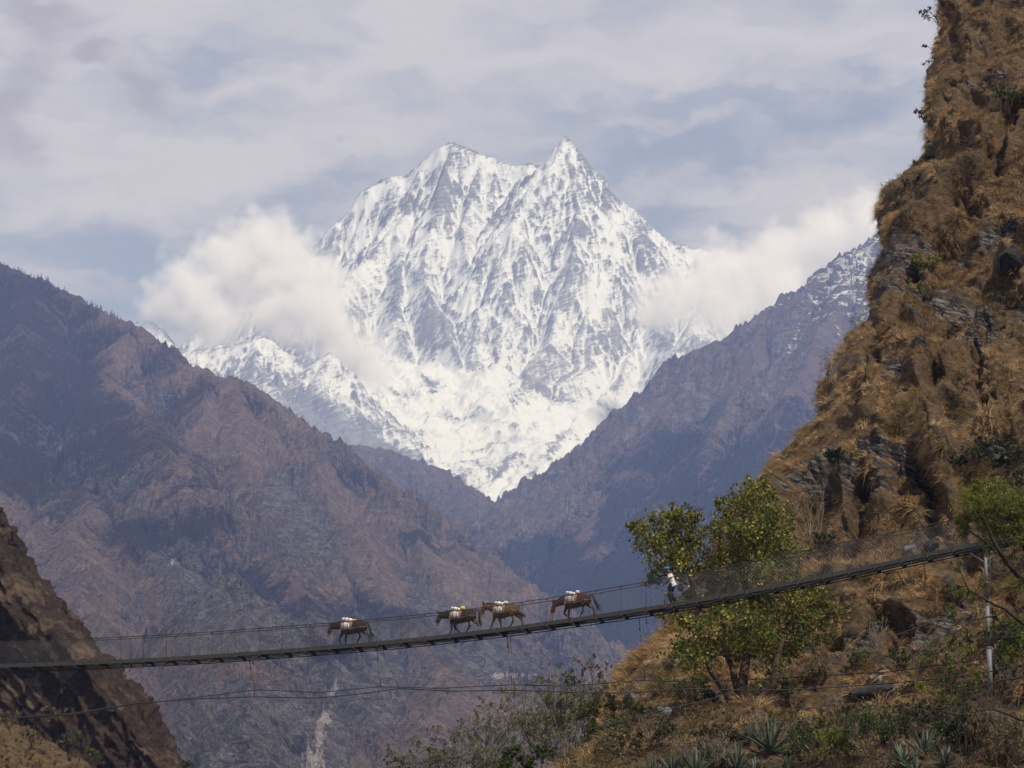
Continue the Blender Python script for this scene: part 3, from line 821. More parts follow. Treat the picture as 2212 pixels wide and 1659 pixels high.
    vo = n('ShaderNodeTexVoronoi', {'Scale': 1.0, 'Randomness': 1.0}, feature='DISTANCE_TO_EDGE')
    n.link(n.vmath('ADD', n.scale(mp.outputs[0], (0.55, 0.55, 4.2)), n.vmath('MULTIPLY', wn_.outputs['Color'], (2.4, 2.4, 2.4))), vo.inputs['Vector'])
    crack = n.math('MAXIMUM', n.ss(vo.outputs['Distance'], 0.0, 0.13), n.math('MULTIPLY', n.ss(mid, 0.42, 0.6), 0.8))
    col = n.mix(rm, col, n.mix(crack, [0.02, 0.017, 0.015], col))
    h = n.math('ADD', n.math('MULTIPLY', strat, 0.8), n.math('MULTIPLY', fine, 0.6))
    h = n.math('ADD', h, n.math('MULTIPLY', n.math('MULTIPLY', crack, rm), 0.5))
    nor = n('ShaderNodeBump', {'Strength': 1.0, 'Distance': 0.4, 'Height': h}).outputs[0]
    principled(n, out, col, 0.92, nor, 0.12)
    o = new_obj('grassy_cliff', me, m)
    tag(o, 'steep cliff overgrown with dry golden grass above the end of the bridge', 'cliff', kind='structure')
    return dict(P=P2, N=n2, PX=PX, PY=PY, rock=rock, gul=gul, B=B, low=low)

CLIFF = build_grass_cliff()

_cp = CLIFF['P'].reshape(-1, 3); _cn = CLIFF['N'].reshape(-1, 3)
_pjx, _pjy = project(_cp[:, 0], _cp[:, 1], _cp[:, 2])
def on_cliff(px, py):
    """the point of the built hillside that shows at a picture position (front surface) and its normal"""
    d = (_pjx - px) ** 2 + (_pjy - py) ** 2
    near = np.where(d < 60)[0]
    if len(near) == 0: near = np.argsort(d)[:4]
    i = near[np.argmin(_cp[near, 1])]
    return Vector(_cp[i]), Vector(_cn[i])

# ------------------------------------------------------------------ grass in tufts
def blades(roots, nrm, down, per, L0, L1, wid, seed, stiff=0.55, spread=0.75):
    """bent tapering blades growing in tufts; returns verts, quads, tris and a tint for each vertex"""
    r = np.random.default_rng(seed)
    nt = len(roots)
    size = r.uniform(0.45, 1.0, nt) ** 1.0 * np.where(r.uniform(0, 1, nt) < 0.25, 1.7, 1.05)
    N_ = nt * per
    i = np.repeat(np.arange(nt), per)
    az = r.uniform(0, 2 * pi, N_); rad = np.sqrt(r.uniform(0, 1, N_))
    nx_ = nrm[i]; dn = down[i]
    side = np.cross(nx_, dn); side /= np.linalg.norm(side, axis=1, keepdims=True) + 1e-9
    off = (np.cos(az) * rad)[:, None] * side + (np.sin(az) * rad)[:, None] * dn
    L = r.uniform(L0, L1, N_) * size[i]
    base = roots[i] + off * (0.10 * size[i])[:, None] - nx_ * 0.03
    comb = r.normal(0, 1, (nt, 3)) * 0.35
    d0 = nx_ * 0.55 + np.array([0, 0, 1.0]) * stiff + off * spread + comb[i] * 0.6 + r.normal(0, 0.16, (N_, 3))
    d0 /= np.linalg.norm(d0, axis=1, keepdims=True)
    g = dn * 0.75 + np.array([0, 0, -0.45]) + comb[i] * 0.35
    bend = r.uniform(0.35, 0.85, N_)
    p0 = base
    p1 = base + d0 * (L * 0.5)[:, None] + g * (L * bend * 0.22)[:, None]
    p2 = base + d0 * (L * 0.86)[:, None] + g * (L * bend * 0.80)[:, None]
    w = np.cross(d0, r.normal(0, 1, (N_, 3))); w /= np.linalg.norm(w, axis=1, keepdims=True) + 1e-9
    w = w * (wid * r.uniform(0.7, 1.4, N_))[:, None]
    V = np.stack([p0 - w * 0.8, p0 + w * 0.8, p1 + w * 0.7, p1 - w * 0.7, p2], 1).reshape(-1, 3)
    b = np.arange(N_)[:, None] * 5
    Q = b + np.array([[0, 1, 2, 3]]); T = b + np.array([[3, 2, 4]])
    zone = fbm3(roots[:, 0] / 6, roots[:, 1] / 6, roots[:, 2] / 6, 3, seed) * 0.35
    tint = np.clip((zone + r.normal(0.5, 0.17, nt))[i] + r.normal(0, 0.16, N_), 0, 1)
    return V, Q, T, np.repeat(tint, 5)

def straw_material(name, dark, mid_, lite, green=None):
    m, n, out = material(name)
    t = n.attr('tint')
    col = n.mix(n.ss(t, 0.1, 0.55), dark, mid_)
    col = n.mix(n.ss(t, 0.5, 0.95), col, lite)
    col = n.mix(n.math('MULTIPLY', n.ss(n.noise(n.pos(), 0.35, 4, 0.6), 0.54, 0.72), 0.45), col, [0.62 * (x + 0.03) for x in mid_])
    if green:
        f = n.noise(n.pos(), 0.16, 3, 0.5)
        col = n.mix(n.math('MULTIPLY', n.ss(f, 0.52, 0.66), 0.7), col, green)
    a = n('ShaderNodeBsdfDiffuse'); n.link(col, a.inputs['Color'])
    b = n('ShaderNodeBsdfTranslucent'); n.link(col, b.inputs['Color'])
    s = n('ShaderNodeMixShader', {0: 0.22}); n.link(a.outputs[0], s.inputs[1]); n.link(b.outputs[0], s.inputs[2])
    n.link(s.outputs[0], out.inputs['Surface'])
    return m

def build_cliff_grass():
    C = CLIFF
    P, Nn = C['P'], C['N']
    nr, nc = P.shape[:2]
    a = np.linalg.norm(np.cross(P[1:, :-1] - P[:-1, :-1], P[:-1, 1:] - P[:-1, :-1]), axis=-1)
    PY = C['PY'][:-1, :-1]; PX = C['PX'][:-1, :-1]
    w = a * (1 - 0.9 * C['rock'][:-1, :-1]) * (C['B'][:-1, :-1] < 0.12) * (PX < 2780) * (PY > -60) * (PY < 1700)
    clump = fbm3(P[:-1, :-1, 0] / 3, P[:-1, :-1, 1] / 3, P[:-1, :-1, 2] / 3, 2, 560)
    w = w * (0.05 + sstep(-0.25, 0.2, clump)) * (1 - 0.72 * C['low'][:-1, :-1])
    w = w * np.where(PX > 2260, 0.6, 1.0) * np.interp(PY, [0, 600, 1200, 1500], [0.75, 0.9, 1.25, 1.25])
    w = w.ravel() / w.sum()
    nt = 12500
    r = np.random.default_rng(61)
    idx = r.choice(len(w), nt, p=w)
    i, j = idx // (nc - 1), idx % (nc - 1)
    u, v = r.uniform(0, 1, (nt, 1)), r.uniform(0, 1, (nt, 1))
    root = P[i, j] * (1 - u) * (1 - v) + P[i + 1, j] * u * (1 - v) + P[i, j + 1] * (1 - u) * v + P[i + 1, j + 1] * u * v
    nrm = Nn[i, j]
    gz = np.array([0, 0, -1.0]); down = gz - nrm * (nrm @ gz)[:, None]
    down /= np.linalg.norm(down, axis=1, keepdims=True) + 1e-6
    V, Q, T, tint = blades(root, nrm, down, 28, 0.4, 0.95, 0.0125, 62)
    me = np_mesh('dry_grass', V, [Q, T], smooth=False)
    set_attr(me, 'tint', tint)
    m = straw_material('dry_straw', (0.14, 0.086, 0.040), (0.38, 0.242, 0.115), (0.64, 0.46, 0.26), green=(0.15, 0.125, 0.05))
    o = new_obj('dry_grass', me, m)
    tag(o, 'golden dry grass hanging in tufts all over the cliff', 'grass', kind='stuff')
build_cliff_grass()

def build_undergrowth():
    # low leafy and twiggy ground cover on the bank, a mass nobody could count
    C = CLIFF; r = np.random.default_rng(71)
    P, PX, PY = C['P'].reshape(-1, 3), C['PX'].ravel(), C['PY'].ravel()
    pr = (C['low'].ravel() * (C['B'].ravel() < 0.05) * (PX < 2260) * (PY < 1720) * sstep(-0.5, 0.3, fbm3(P[:, 0] / 2.2, P[:, 1] / 2.2, P[:, 2] / 2.2, 2, 72)))
    pr = pr * np.linalg.norm(np.gradient(C['P'], axis=0), axis=-1).ravel()
    idx = r.choice(len(P), 900, p=pr / pr.sum())
    c = P[idx] + np.array([0, -0.05, 0.12]) + r.normal(0, 0.06, (900, 3))
    V = []; T = []
    for lf, sel, n_, sz in (('green', slice(0, 330), 22, 0.10), ('dry', slice(330, 900), 18, 0.09)):
        cc = c[sel]; k = len(cc) * n_
        p_ = np.repeat(cc, n_, 0) + r.normal(0, 1, (k, 3)) * np.array([0.22, 0.16, 0.15])
        a = r.normal(0, 1, (k, 3)); a /= np.linalg.norm(a, axis=1, keepdims=True)
        b = np.cross(a, r.normal(0, 1, (k, 3))); b /= np.linalg.norm(b, axis=1, keepdims=True)
        s_ = (sz * r.uniform(0.5, 1.3, k))[:, None]
        W = np.stack([p_ - a * s_ * 0.6, p_ + b * s_ * 0.28, p_ + a * s_ * 0.6, p_ - b * s_ * 0.28], 1).reshape(-1, 3)
        me = np_mesh('undergrowth', W, np.arange(k)[:, None] * 4 + np.arange(4)[None], smooth=False)
        t_ = np.clip(np.repeat(r.normal(0.45, 0.2, len(cc)), n_) + r.normal(0, 0.15, k), 0, 1)
        set_attr(me, 'tint', np.repeat(t_, 4))
        m = straw_material('undergrowth_' + lf, *((0.018, 0.026, 0.008), (0.045, 0.058, 0.016), (0.09, 0.10, 0.03)) if lf == 'green' else ((0.04, 0.03, 0.018), (0.085, 0.062, 0.034), (0.16, 0.12, 0.065)))
        o = new_obj('undergrowth', me, m)
        tag(o, 'low green weeds covering the bank around the agaves' if lf == 'green' else 'brown dead weeds and litter covering the bank around the agaves', 'undergrowth', kind='stuff')
build_undergrowth()

# ------------------------------------------------------------------ dark cliff across the river
def build_dark_cliff():
    nr, nc, nb = 320, 240, 12
    py = np.linspace(1080, 1760, nr)
    e = np.interp(py, [1060, 1110, 1150, 1210, 1290, 1350, 1390, 1432, 1480, 1510, 1570, 1620, 1659, 1760], [-40, 0, 28, 58, 102, 150, 190, 238, 266, 292, 335, 372, 402, 470])
    s = np.concatenate([np.linspace(-1, 0, nb, endpoint=False), np.linspace(0, 1, nc) ** 1.25])
    S = np.repeat(s[None], nr, 0); PY = np.repeat(py[:, None], len(s), 1); E = np.repeat(e[:, None], len(s), 1)
    F = np.clip(S, 0, 1); B = np.clip(-S, 0, 1)
    PX = E - F * (E + 460) - B * B * 30
    q = (E - PX)
    Y = np.interp(PY, [1080, 1659, 1760], [330, 262, 250]) + 26 * (1 - sstep(0, 60, q)) + 0.10 * np.clip(q - 45, 0, 400) + B * 50
    P = at_np(PX, PY, Y).astype(np.float64)
    nn = normals(P)
    if (nn[nr // 2, nb + nc // 2] * P[nr // 2, nb + nc // 2]).sum() > 0: nn = -nn
    x, y, z = P[..., 0], P[..., 1], P[..., 2]
    # steep rock slabs run down along the ridge
    t_ = (x * 0.75 + z * 0.66); w_ = (-x * 0.66 + z * 0.75)
    d = fbm3(x / 16, y / 30, z / 16, 3, 601) * 2.0
    d += (np.clip(1 - np.abs(fbm3(t_ / 3.2, y / 20, w_ / 15, 3, 605)) * 1.7, 0, 1) ** 2 - 0.4) * 1.1
    d += fbm3(t_ / 1.4, y / 5, w_ / 3.0, 4, 611) * 0.7 + fbm3(x / 0.9, y / 2, z / 0.9, 3, 613) * 0.28
    rock = sstep(0.05, 0.4, fbm3(x / 6, y / 14, z / 9, 4, 620) + 0.42 * sstep(60, 10, np.abs(q - 45 + fbm2(PY / 40, PX / 90, 3, 622) * 40)) * sstep(-0.35, 0.1, fbm2(PX / 60, PY / 70, 3, 625)) - 0.30)
    P2 = P + nn * d[..., None]
    me = np_mesh('dark_cliff', P2.reshape(-1, 3), grid_faces(nr, nb + nc))
    set_attr(me, 'rock', rock)
    m, n, out = material('burnt_cliff_rock')
    p = n.pos()
    mp = n('ShaderNodeMapping'); n.link(p, mp.inputs['Vector']); mp.inputs['Rotation'].default_value = (0, radians(48), 0)
    strat = n.noise(n.scale(mp.outputs[0], (1.6, 0.3, 0.25)), 0.9, 8, 0.75, 0.6)
    fine = n.noise(p, 1.3, 8, 0.78)
    mid = n.noise(p, 0.2, 6, 0.65)
    rk = n.mix(n.ss(strat, 0.32, 0.68), (0.045, 0.032, 0.024), (0.26, 0.19, 0.13))
    so = n.mix(n.ss(fine, 0.35, 0.7), (0.024, 0.017, 0.014), (0.075, 0.050, 0.036))
    rm = n.ss(n.math('ADD', n.attr('rock'), n.math('ADD', n.math('MULTIPLY', n.math('SUBTRACT', fine, 0.5), 1.6), n.math('MULTIPLY', n.math('SUBTRACT', strat, 0.5), 1.6))), 0.5, 0.95)
    col = n.mix(n.math('MULTIPLY', rm, 0.5), n.mix(n.ss(mid, 0.5, 0.7), so, (0.10, 0.065, 0.04)), rk)
    h = n.math('ADD', n.math('MULTIPLY', strat, 0.8), n.math('MULTIPLY', fine, 0.6))
    nor = n('ShaderNodeBump', {'Strength': 1.0, 'Distance': 0.9, 'Height': h}).outputs[0]
    principled(n, out, col, 0.95, nor, 0.08)
    o = new_obj('dark_cliff', me, m)
    tag(o, 'dark burnt rock cliff with pale slabs along its edge, behind the low end of the bridge', 'cliff', kind='structure')
    # grassy bank in front of it
    xs = np.linspace(-440, 330, 170); ys = np.linspace(0, 1, 70)
    PX, V_ = np.meshgrid(xs, ys)
    top = np.interp(xs, [-440, -160, 0, 30, 100, 200, 260, 330], [1380, 1450, 1548, 1562, 1602, 1650, 1690, 1760])[None, :]
    PY = top + V_ * (1790 - top)
    Y = 246 - V_ * 60 + 26 * np.exp(-V_ * 9)
    Q = at_np(PX, PY, Y).astype(np.float64)
    nb_ = normals(Q)
    if (nb_[40, 60] * Q[40, 60]).sum() > 0: nb_ = -nb_
    dd = fbm3(Q[..., 0] / 5, Q[..., 1] / 5, Q[..., 2] / 5, 4, 640) * 1.2
    Q = Q + nb_ * dd[..., None]
    me = np_mesh('grassy_bank', Q.reshape(-1, 3), grid_faces(70, 170))
    m2 = simple_mat('golden_bank_soil', (0.075, 0.052, 0.028), 0.95, 0.45, 1.2, 0.05)
    b = new_obj('grassy_bank', me, m2)
    tag(b, 'sunlit bank of short golden grass at the foot of the dark cliff', 'bank', kind='structure')
    r = np.random.default_rng(66)
    k = r.integers(0, 70 * 170, 1500)
    root = Q.reshape(-1, 3)[k] + r.normal(0, 0.15, (1500, 3)); nrm = nb_.reshape(-1, 3)[k]
    down = np.array([0, 0, -1.0]) - nrm * (nrm @ np.array([0, 0, -1.0]))[:, None]
    V, Qd, T, tint = blades(root, nrm, down, 14, 0.5, 1.1, 0.03, 67)
    me = np_mesh('bank_grass', V, [Qd, T], smooth=False); set_attr(me, 'tint', tint)
    g = new_obj('bank_grass', me, straw_material('bank_straw', (0.065, 0.042, 0.02), (0.135, 0.084, 0.036), (0.21, 0.14, 0.068)))
    tag(g, 'short dry grass on the golden bank below the dark cliff', 'grass', kind='stuff')
build_dark_cliff()
# ------------------------------------------------------------------ geometry collectors
class Geo:
    """collects tubes, boxes and sheets and builds them as ONE mesh"""
    def __init__(self):
        self.V = []; self.Q = []; self.T = []; self.n = 0
    def add(self, V, Q=None, T=None):
        V = np.asarray(V, np.float64).reshape(-1, 3)
        if Q is not None and len(Q): self.Q.append(np.asarray(Q, np.int64) + self.n)
        if T is not None and len(T): self.T.append(np.asarray(T, np.int64) + self.n)
        self.V.append(V); self.n += len(V)
    def tube(self, pts, rad, k=6, cap=True, flat=None):
        P = np.asarray([tuple(p) for p in pts], np.float64); m = len(P)
        r = np.asarray(rad, np.float64)
        if r.ndim == 1 and r.shape[0] == 2 and m != 2: r = np.broadcast_to(r, (m, 2))
        elif r.ndim < 2: r = np.broadcast_to(r, (m,))
        rx = r if r.ndim == 1 else r[:, 0]; ry = r if r.ndim == 1 else r[:, 1]
        D = np.gradient(P, axis=0); D /= np.linalg.norm(D, axis=1, keepdims=True) + 1e-12
        ref = np.array([0, 0, 1.0]) if flat is None else np.asarray(flat, np.float64)
        U = np.cross(D, ref); ln = np.linalg.norm(U, axis=1, keepdims=True)
        U = np.where(ln < 1e-3, np.array([1.0, 0, 0]), U / np.maximum(ln, 1e-9))
        W = np.cross(U, D)
        a = np.arange(k) * 2 * pi / k
        V = P[:, None] + np.cos(a)[None, :, None] * U[:, None] * rx[:, None, None] + np.sin(a)[None, :, None] * W[:, None] * ry[:, None, None]
        i = np.arange(m - 1)[:, None] * k; j = np.arange(k)[None]; j2 = (np.arange(k) + 1)[None] % k
        Q = np.stack([i + j, i + j2, i + k + j2, i + k + j], -1).reshape(-1, 4)
        V = V.reshape(-1, 3); T = []
        if cap:
            V = np.concatenate([V, P[:1], P[-1:]]); c0, c1 = m * k, m * k + 1
            T = [(c0, (q + 1) % k, q) for q in range(k)] + [(c1, (m - 1) * k + q, (m - 1) * k + (q + 1) % k) for q in range(k)]
        self.add(V, Q, T)
        return self
    def box(self, c, ax, ay, az):
        """centre and three half axes"""
        c, ax, ay, az = (np.asarray(tuple(v), np.float64) for v in (c, ax, ay, az))
        V = [c + sx * ax + sy * ay + sz * az for sx in (-1, 1) for sy in (-1, 1) for sz in (-1, 1)]
        self.add(V, [(0, 1, 3, 2), (4, 6, 7, 5), (0, 4, 5, 1), (2, 3, 7, 6), (0, 2, 6, 4), (1, 5, 7, 3)])
        return self
    def ball(self, c, r, seg=10, ring=7):
        c = np.asarray(tuple(c)); r = np.broadcast_to(np.asarray(r, np.float64), (3,))
        th = np.linspace(0, pi, ring)[:, None]; ph = np.arange(seg)[None] * 2 * pi / seg
        V = np.stack([np.sin(th) * np.cos(ph) * r[0], np.sin(th) * np.sin(ph) * r[1], np.cos(th) * r[2] + 0 * ph], -1).reshape(-1, 3) + c
        i = np.arange(ring - 1)[:, None] * seg; j = np.arange(seg)[None]; j2 = (j + 1) % seg
        self.add(V, np.stack([i + j, i + seg + j, i + seg + j2, i + j2], -1).reshape(-1, 4))
        return self
    def mesh(self, name, smooth=True):
        return np_mesh(name, np.concatenate(self.V), [x for x in (np.concatenate(self.Q) if self.Q else [], np.concatenate(self.T) if self.T else []) if len(x)], smooth)
    def obj(self, name, mat, parent=None, smooth=True):
        return new_obj(name, self.mesh(name, smooth), mat, parent)

# ------------------------------------------------------------------ suspension bridge
M_STEEL = simple_mat('weathered_dark_steel', (0.040, 0.042, 0.045), 0.6, 0.35, 6.0, 0.35)
M_CABLE = simple_mat('cable_steel', (0.030, 0.030, 0.034), 0.6, 0.3, 12.0, 0.35)
M_WIRE = simple_mat('galvanised_wire', (0.17, 0.17, 0.165), 0.6, 0.2, 3.0, 0.3)
M_RUST = simple_mat('rusty_steel', (0.085, 0.045, 0.034), 0.85, 0.4, 9.0, 0.15)
M_GALV = simple_mat('galvanised_post', (0.15, 0.16, 0.17), 0.55, 0.18, 3.0, 0.4, bump=0.1)
M_KERB = simple_mat('netted_edge_steel', (0.050, 0.052, 0.048), 0.8, 0.4, 14.0, 0.2)

B_X = [-500, -160, 0, 200, 420, 662, 787, 912, 1037, 1131, 1225, 1354, 1462, 1627, 1793, 1958, 2124, 2330, 2720]
B_Y = [1447, 1441, 1437, 1430, 1419, 1401, 1391, 1379, 1365, 1352.5, 1339, 1321, 1303, 1274, 1241, 1206, 1171, 1126, 1040]
R_D = [48, 49, 50, 50.5, 51, 51.5, 51.5, 51.5, 51.5, 52, 53, 56, 58, 61, 63, 62, 61, 60, 60]
def bridge_Y(px): return 104.0 - 11.0 * px / 2128.0
_pp = np.linspace(-500, 2720, 650)
_by = np.interp(_pp, B_X, B_Y)
for _ in range(3): _by[20:-20] = smooth1(_by, 25)[20:-20]
_ry = _by - np.interp(_pp, B_X, R_D)
_deck = at_np(_pp, _by, bridge_Y(_pp)); _rail = at_np(_pp, _ry, bridge_Y(_pp))
_arc = np.concatenate([[0], np.cumsum(np.linalg.norm(np.diff(_deck, axis=0), axis=1))])
ACROSS = np.array([0.243, 0.970, 0.0]); WIDE = 1.12
def deck_at(s, w=0.0, up=0.0):
    return np.array([np.interp(s, _arc, _deck[:, i]) for i in range(3)]) + ACROSS * w + np.array([0, 0, up])
def rail_at(s, w=0.0):
    return np.array([np.interp(s, _arc, _rail[:, i]) for i in range(3)]) + ACROSS * w
def arc_at_px(px): return float(np.interp(px, _pp, _arc))

def build_bridge():
    L = _arc[-1]; bay = 1.12; nb = int(L / bay)
    root = empty('suspension_bridge', tuple(deck_at(arc_at_px(2124), 0.5, -6.0)), 'long narrow steel suspension footbridge with wire netting, climbing towards the grassy cliff', 'bridge')
    off = Vector(root.location)
    def put(geo, name, mat, smooth=True):
        o = geo.obj(name, mat, None, smooth)
        o.parent = root; o.matrix_parent_inverse = Matrix.Translation(-off)
        return o
    S = np.linspace(0, L, 280)
    # panels, beams, brackets, bars: one object per piece, sharing meshes
    def shared(name, mesh, mat, M):
        o = bpy.data.objects.new(name, mesh)
        if not len(mesh.materials): mesh.materials.append(mat)
        COL.objects.link(o); o.parent = root
        o.matrix_parent_inverse = Matrix.Translation(-off); o.matrix_basis = M
        return o
    panel = Geo().box((0, 0, -0.03), (bay * 0.492, 0, 0), (0, 0.46, 0), (0, 0, 0.022)).mesh('deck_panel', False)
    beam = Geo().box((0, 0, -0.125), (0.045, 0, 0), (0, 0.66, 0), (0, 0, 0.048)).box((0.03, 0.52, -0.215), (0.10, 0, 0), (0, 0.02, 0), (0, 0, 0.042)).box((0.03, -0.52, -0.215), (0.10, 0, 0), (0, 0.02, 0), (0, 0, 0.042)).mesh('crossbeam', False)
    bg_ = Geo().box((0, 0, 0.0), (0.055, 0, 0), (0, 0.035, 0), (0, 0, 0.115)).box((0, 0, 0.13), (0.022, 0, 0), (0, 0.022, 0), (0, 0, 0.03))
    bracket = bg_.mesh('hanger_bracket', False)
    tops = Geo().ball((0, 0, 0), (0.045, 0.03, 0.05), 8, 5).mesh('rail_clamp')
    for k in range(nb):
        s = (k + 0.5) * bay
        p0, p1 = deck_at(s - 0.5 * bay), deck_at(s + 0.5 * bay)
        ex = p1 - p0; ex /= np.linalg.norm(ex); ez = np.cross(ex, ACROSS); ez /= np.linalg.norm(ez); ey = np.cross(ez, ex)
        def M(c): return Matrix(((ex[0], ey[0], ez[0], c[0]), (ex[1], ey[1], ez[1], c[1]), (ex[2], ey[2], ez[2], c[2]), (0, 0, 0, 1)))
        mid = deck_at(s, WIDE / 2)
        shared('deck_panel', panel, M_STEEL, M(mid))
        e = deck_at(s - 0.5 * bay, WIDE / 2)
        shared('crossbeam', beam, M_STEEL, M(e))
        for w, j in ((0.0, 0), (WIDE, 1)):
            q = deck_at(s - 0.5 * bay, w, -0.075)
            shared('hanger_bracket', bracket, M_RUST, M(q))
            if k % 2 == 0 or j == 0:
                r0 = rail_at(s - 0.5 * bay, w)
                g = Geo().tube([q + np.array([0, 0, 0.14]), (q * 0.5 + r0 * 0.5) + np.array([0.012, 0, 0]), r0], 0.0085, 5)
                put(g, 'suspender', M_RUST)
                shared('rail_clamp', tops, M_RUST, Matrix.Translation(tuple(r0 - np.array([0, 0, 0.03]))))
        # slanting brace and thin tie under the deck
        a, b = deck_at(s - 0.45 * bay, 0.1, -0.13), deck_at(s + 0.45 * bay, WIDE - 0.1, -0.13)
        if k % 2: a, b = deck_at(s - 0.45 * bay, WIDE - 0.1, -0.13), deck_at(s + 0.45 * bay, 0.1, -0.13)
        put(Geo().tube([a, b], 0.012, 4), 'brace', M_STEEL)
    for w in (0.0, WIDE):
        put(Geo().tube([rail_at(s, w) for s in S], 0.020, 6), 'handrail_cable', M_CABLE)
        put(Geo().tube([deck_at(s, w, -0.115) for s in S], 0.028, 6), 'main_cable', M_CABLE)
        put(Geo().tube([deck_at(s, w + (0.09 if w == 0 else -0.09), -0.265) for s in S], 0.024, 6), 'main_cable', M_CABLE)
        g = Geo()
        P = np.array([deck_at(s, w - 0.0) for s in S])
        up = np.array([0, 0, 1.0])
        a = P + up * 0.055; b = P - up * 0.085; t = ACROSS * 0.014
        V = np.stack([a - t, a + t, b + t, b - t], 1).reshape(-1, 3)
        i = np.arange(len(S) - 1)[:, None] * 4; j = np.arange(4)[None]; j2 = (j + 1) % 4
        g.add(V, np.stack([i + j, i + j2, i + 4 + j2, i + 4 + j], -1).reshape(-1, 4))
        put(g, 'edge_channel', M_KERB, False)
        # chain link netting: two families of slanting wires
        g = Geo(); step = 0.16
        ns = int(L / step)
        hgt = 1.15
        for fam in (1, -1):
            s0 = np.arange(-8, ns + 8) * step
            for c in range(len(s0)):
                sa, sb = s0[c], s0[c] + fam * hgt * 0.92
                if min(sa, sb) < 0 or max(sa, sb) > L: continue
                p = deck_at(sa, w, 0.05); q = rail_at(sb, w)
                g.tube([p, q], 0.0032, 3, cap=False)
        o = put(g, 'netting', M_WIRE, False); o['kind'] = 'stuff'
    # wind guys: two slack cables below, held to the deck by ties
    def curve(pts, dY, n=120):
        x = np.array([p[0] for p in pts], float); y = np.array([p[1] for p in pts], float)
        xs = np.linspace(x[0], x[-1], n); ys = np.interp(xs, x, y)
        return [at(a, b, bridge_Y(a) + (dY(a) if callable(dY) else dY)) for a, b in zip(xs, ys)], xs
    near = [(-480, 1760), (-120, 1625), (0, 1563), (45, 1549), (161, 1541), (293, 1519), (420, 1510), (549, 1505), (691, 1508), (794, 1497), (862, 1487), (975, 1493), (1111, 1491), (1250, 1496), (1354, 1497), (1486, 1488), (1600, 1491), (1710, 1490), (1917, 1477), (2050, 1463), (2145, 1450), (2330, 1410)]
    far = [(-480, 1730), (-120, 1600), (14, 1553), (161, 1543), (285, 1522), (420, 1507), (551, 1490), (691, 1496), (822, 1483), (950, 1487), (1106, 1479), (1230, 1482), (1393, 1469), (1478, 1473), (1669, 1466), (1917, 1452), (2083, 1430), (2212, 1408), (2330, 1380)]
    cn, _ = curve(near, -3.2); cf, _ = curve(far, 3.0)
    put(Geo().tube(cn, 0.025, 5), 'guy_cable', M_CABLE)
    put(Geo().tube(cf, 0.022, 5), 'guy_cable', M_CABLE)
    def tie(pa, wa, pb, dY, beads, r=0.010, mat=None):
        a = deck_at(arc_at_px(pa), wa, -0.17); b = np.array(at(pb[0], pb[1], bridge_Y(pb[0]) + dY))
        g = Geo().tube([a, b], r, 5)
        d = b - a; ln = np.linalg.norm(d); d /= ln
        if beads:
            for q in (0.10, 0.2, 0.32, 0.44, 0.56, ln - 0.5, ln - 0.4, ln - 0.3, ln - 0.2, ln - 0.08):
                if 0 < q < ln: g.ball(a + d * q + np.array([0.018, 0, 0]), (0.034, 0.03, 0.030), 6, 4)
            g.tube([a + d * 0.62, a + d * 0.74], 0.03, 5)
        put(g, 'tie_cable', mat or M_RUST)
    for pa, pb in ((278, (293, 1519)), (546, (549, 1505)), (822, (862, 1487)), (1101, (1111, 1491)), (1393, (1420, 1493))):
        tie(pa, 0.0, pb, -3.2, True)
    for pa, pb in ((244, (285, 1522)), (518, (551, 1490)), (797, (822, 1483)), (1081, (1106, 1479)), (1369, (1393, 1469))):
        tie(pa, WIDE, pb, 3.0, True, 0.007)
    tie(1667, 0.0, (1675, 1466), 3.0, False, 0.007, M_WIRE)
    tie(1969, 0.0, (1971, 1448), 3.0, False, 0.007, M_WIRE)
    tie(1990, WIDE, (2025, 1440), 3.0, True, 0.008)
    return root
build_bridge()

def build_post():
    top = at(2128, 1184, bridge_Y(2128) + 0.3); base, _ = on_cliff(2141, 1492)
    base = Vector((top.x, top.y, min(base.z, top.z - 5.5)))
    base.z = at(2141, 1490, top.y).z - 0.3
    root = empty('bridge_post', base, 'tall galvanised steel tube post holding up the cliff end of the footbridge', 'post')
    def put(g, name, mat):
        o = g.obj(name, mat); o.parent = root; o.matrix_parent_inverse = Matrix.Translation(-base); return o
    h = top.z - base.z
    up = Vector((0, 0, 1))
    put(Geo().tube([base, base + up * h * 0.33], [0.112, 0.106], 14), 'lower_tube', M_GALV)
    put(Geo().tube([base + up * h * 0.33, base + up * h * 0.62], [0.092, 0.088], 14), 'middle_tube', M_GALV)
    put(Geo().tube([base + up * h * 0.62, top], [0.074, 0.068], 14), 'upper_tube', M_GALV)
    for f, r in ((0.33, 0.125), (0.62, 0.105), (0.985, 0.11)):
        put(Geo().tube([base + up * (h * f - 0.03), base + up * (h * f + 0.03)], r, 14), 'collar', M_GALV)
    for sgn in (-1, 1):
        a = top + Vector((0, 0, -0.65)); b = top + Vector((sgn * 0.75, 0.05, -0.12))
        put(Geo().tube([a, b], 0.045, 6), 'bracket_arm', M_GALV)
        put(Geo().box(b + Vector((0, 0, 0.03)), (0.22, 0, 0), (0, 0.09, 0), (0, 0, 0.025)), 'bracket_plate', M_GALV)
    put(Geo().tube([top + Vector((0.16, -0.1, -0.1)), base + Vector((0.2, -0.1, h * 0.25)), base + Vector((0.14, -0.1, h * 0.12))], 0.03, 6), 'down_cable', M_CABLE)
    put(Geo().box(base + Vector((0, 0, -0.8)), (0.4, 0, 0), (0, 0.4, 0), (0, 0, 0.3)), 'concrete_footing', simple_mat('rough_concrete', (0.10, 0.09, 0.08), 0.9, 0.2, 5, 0.1))
build_post()

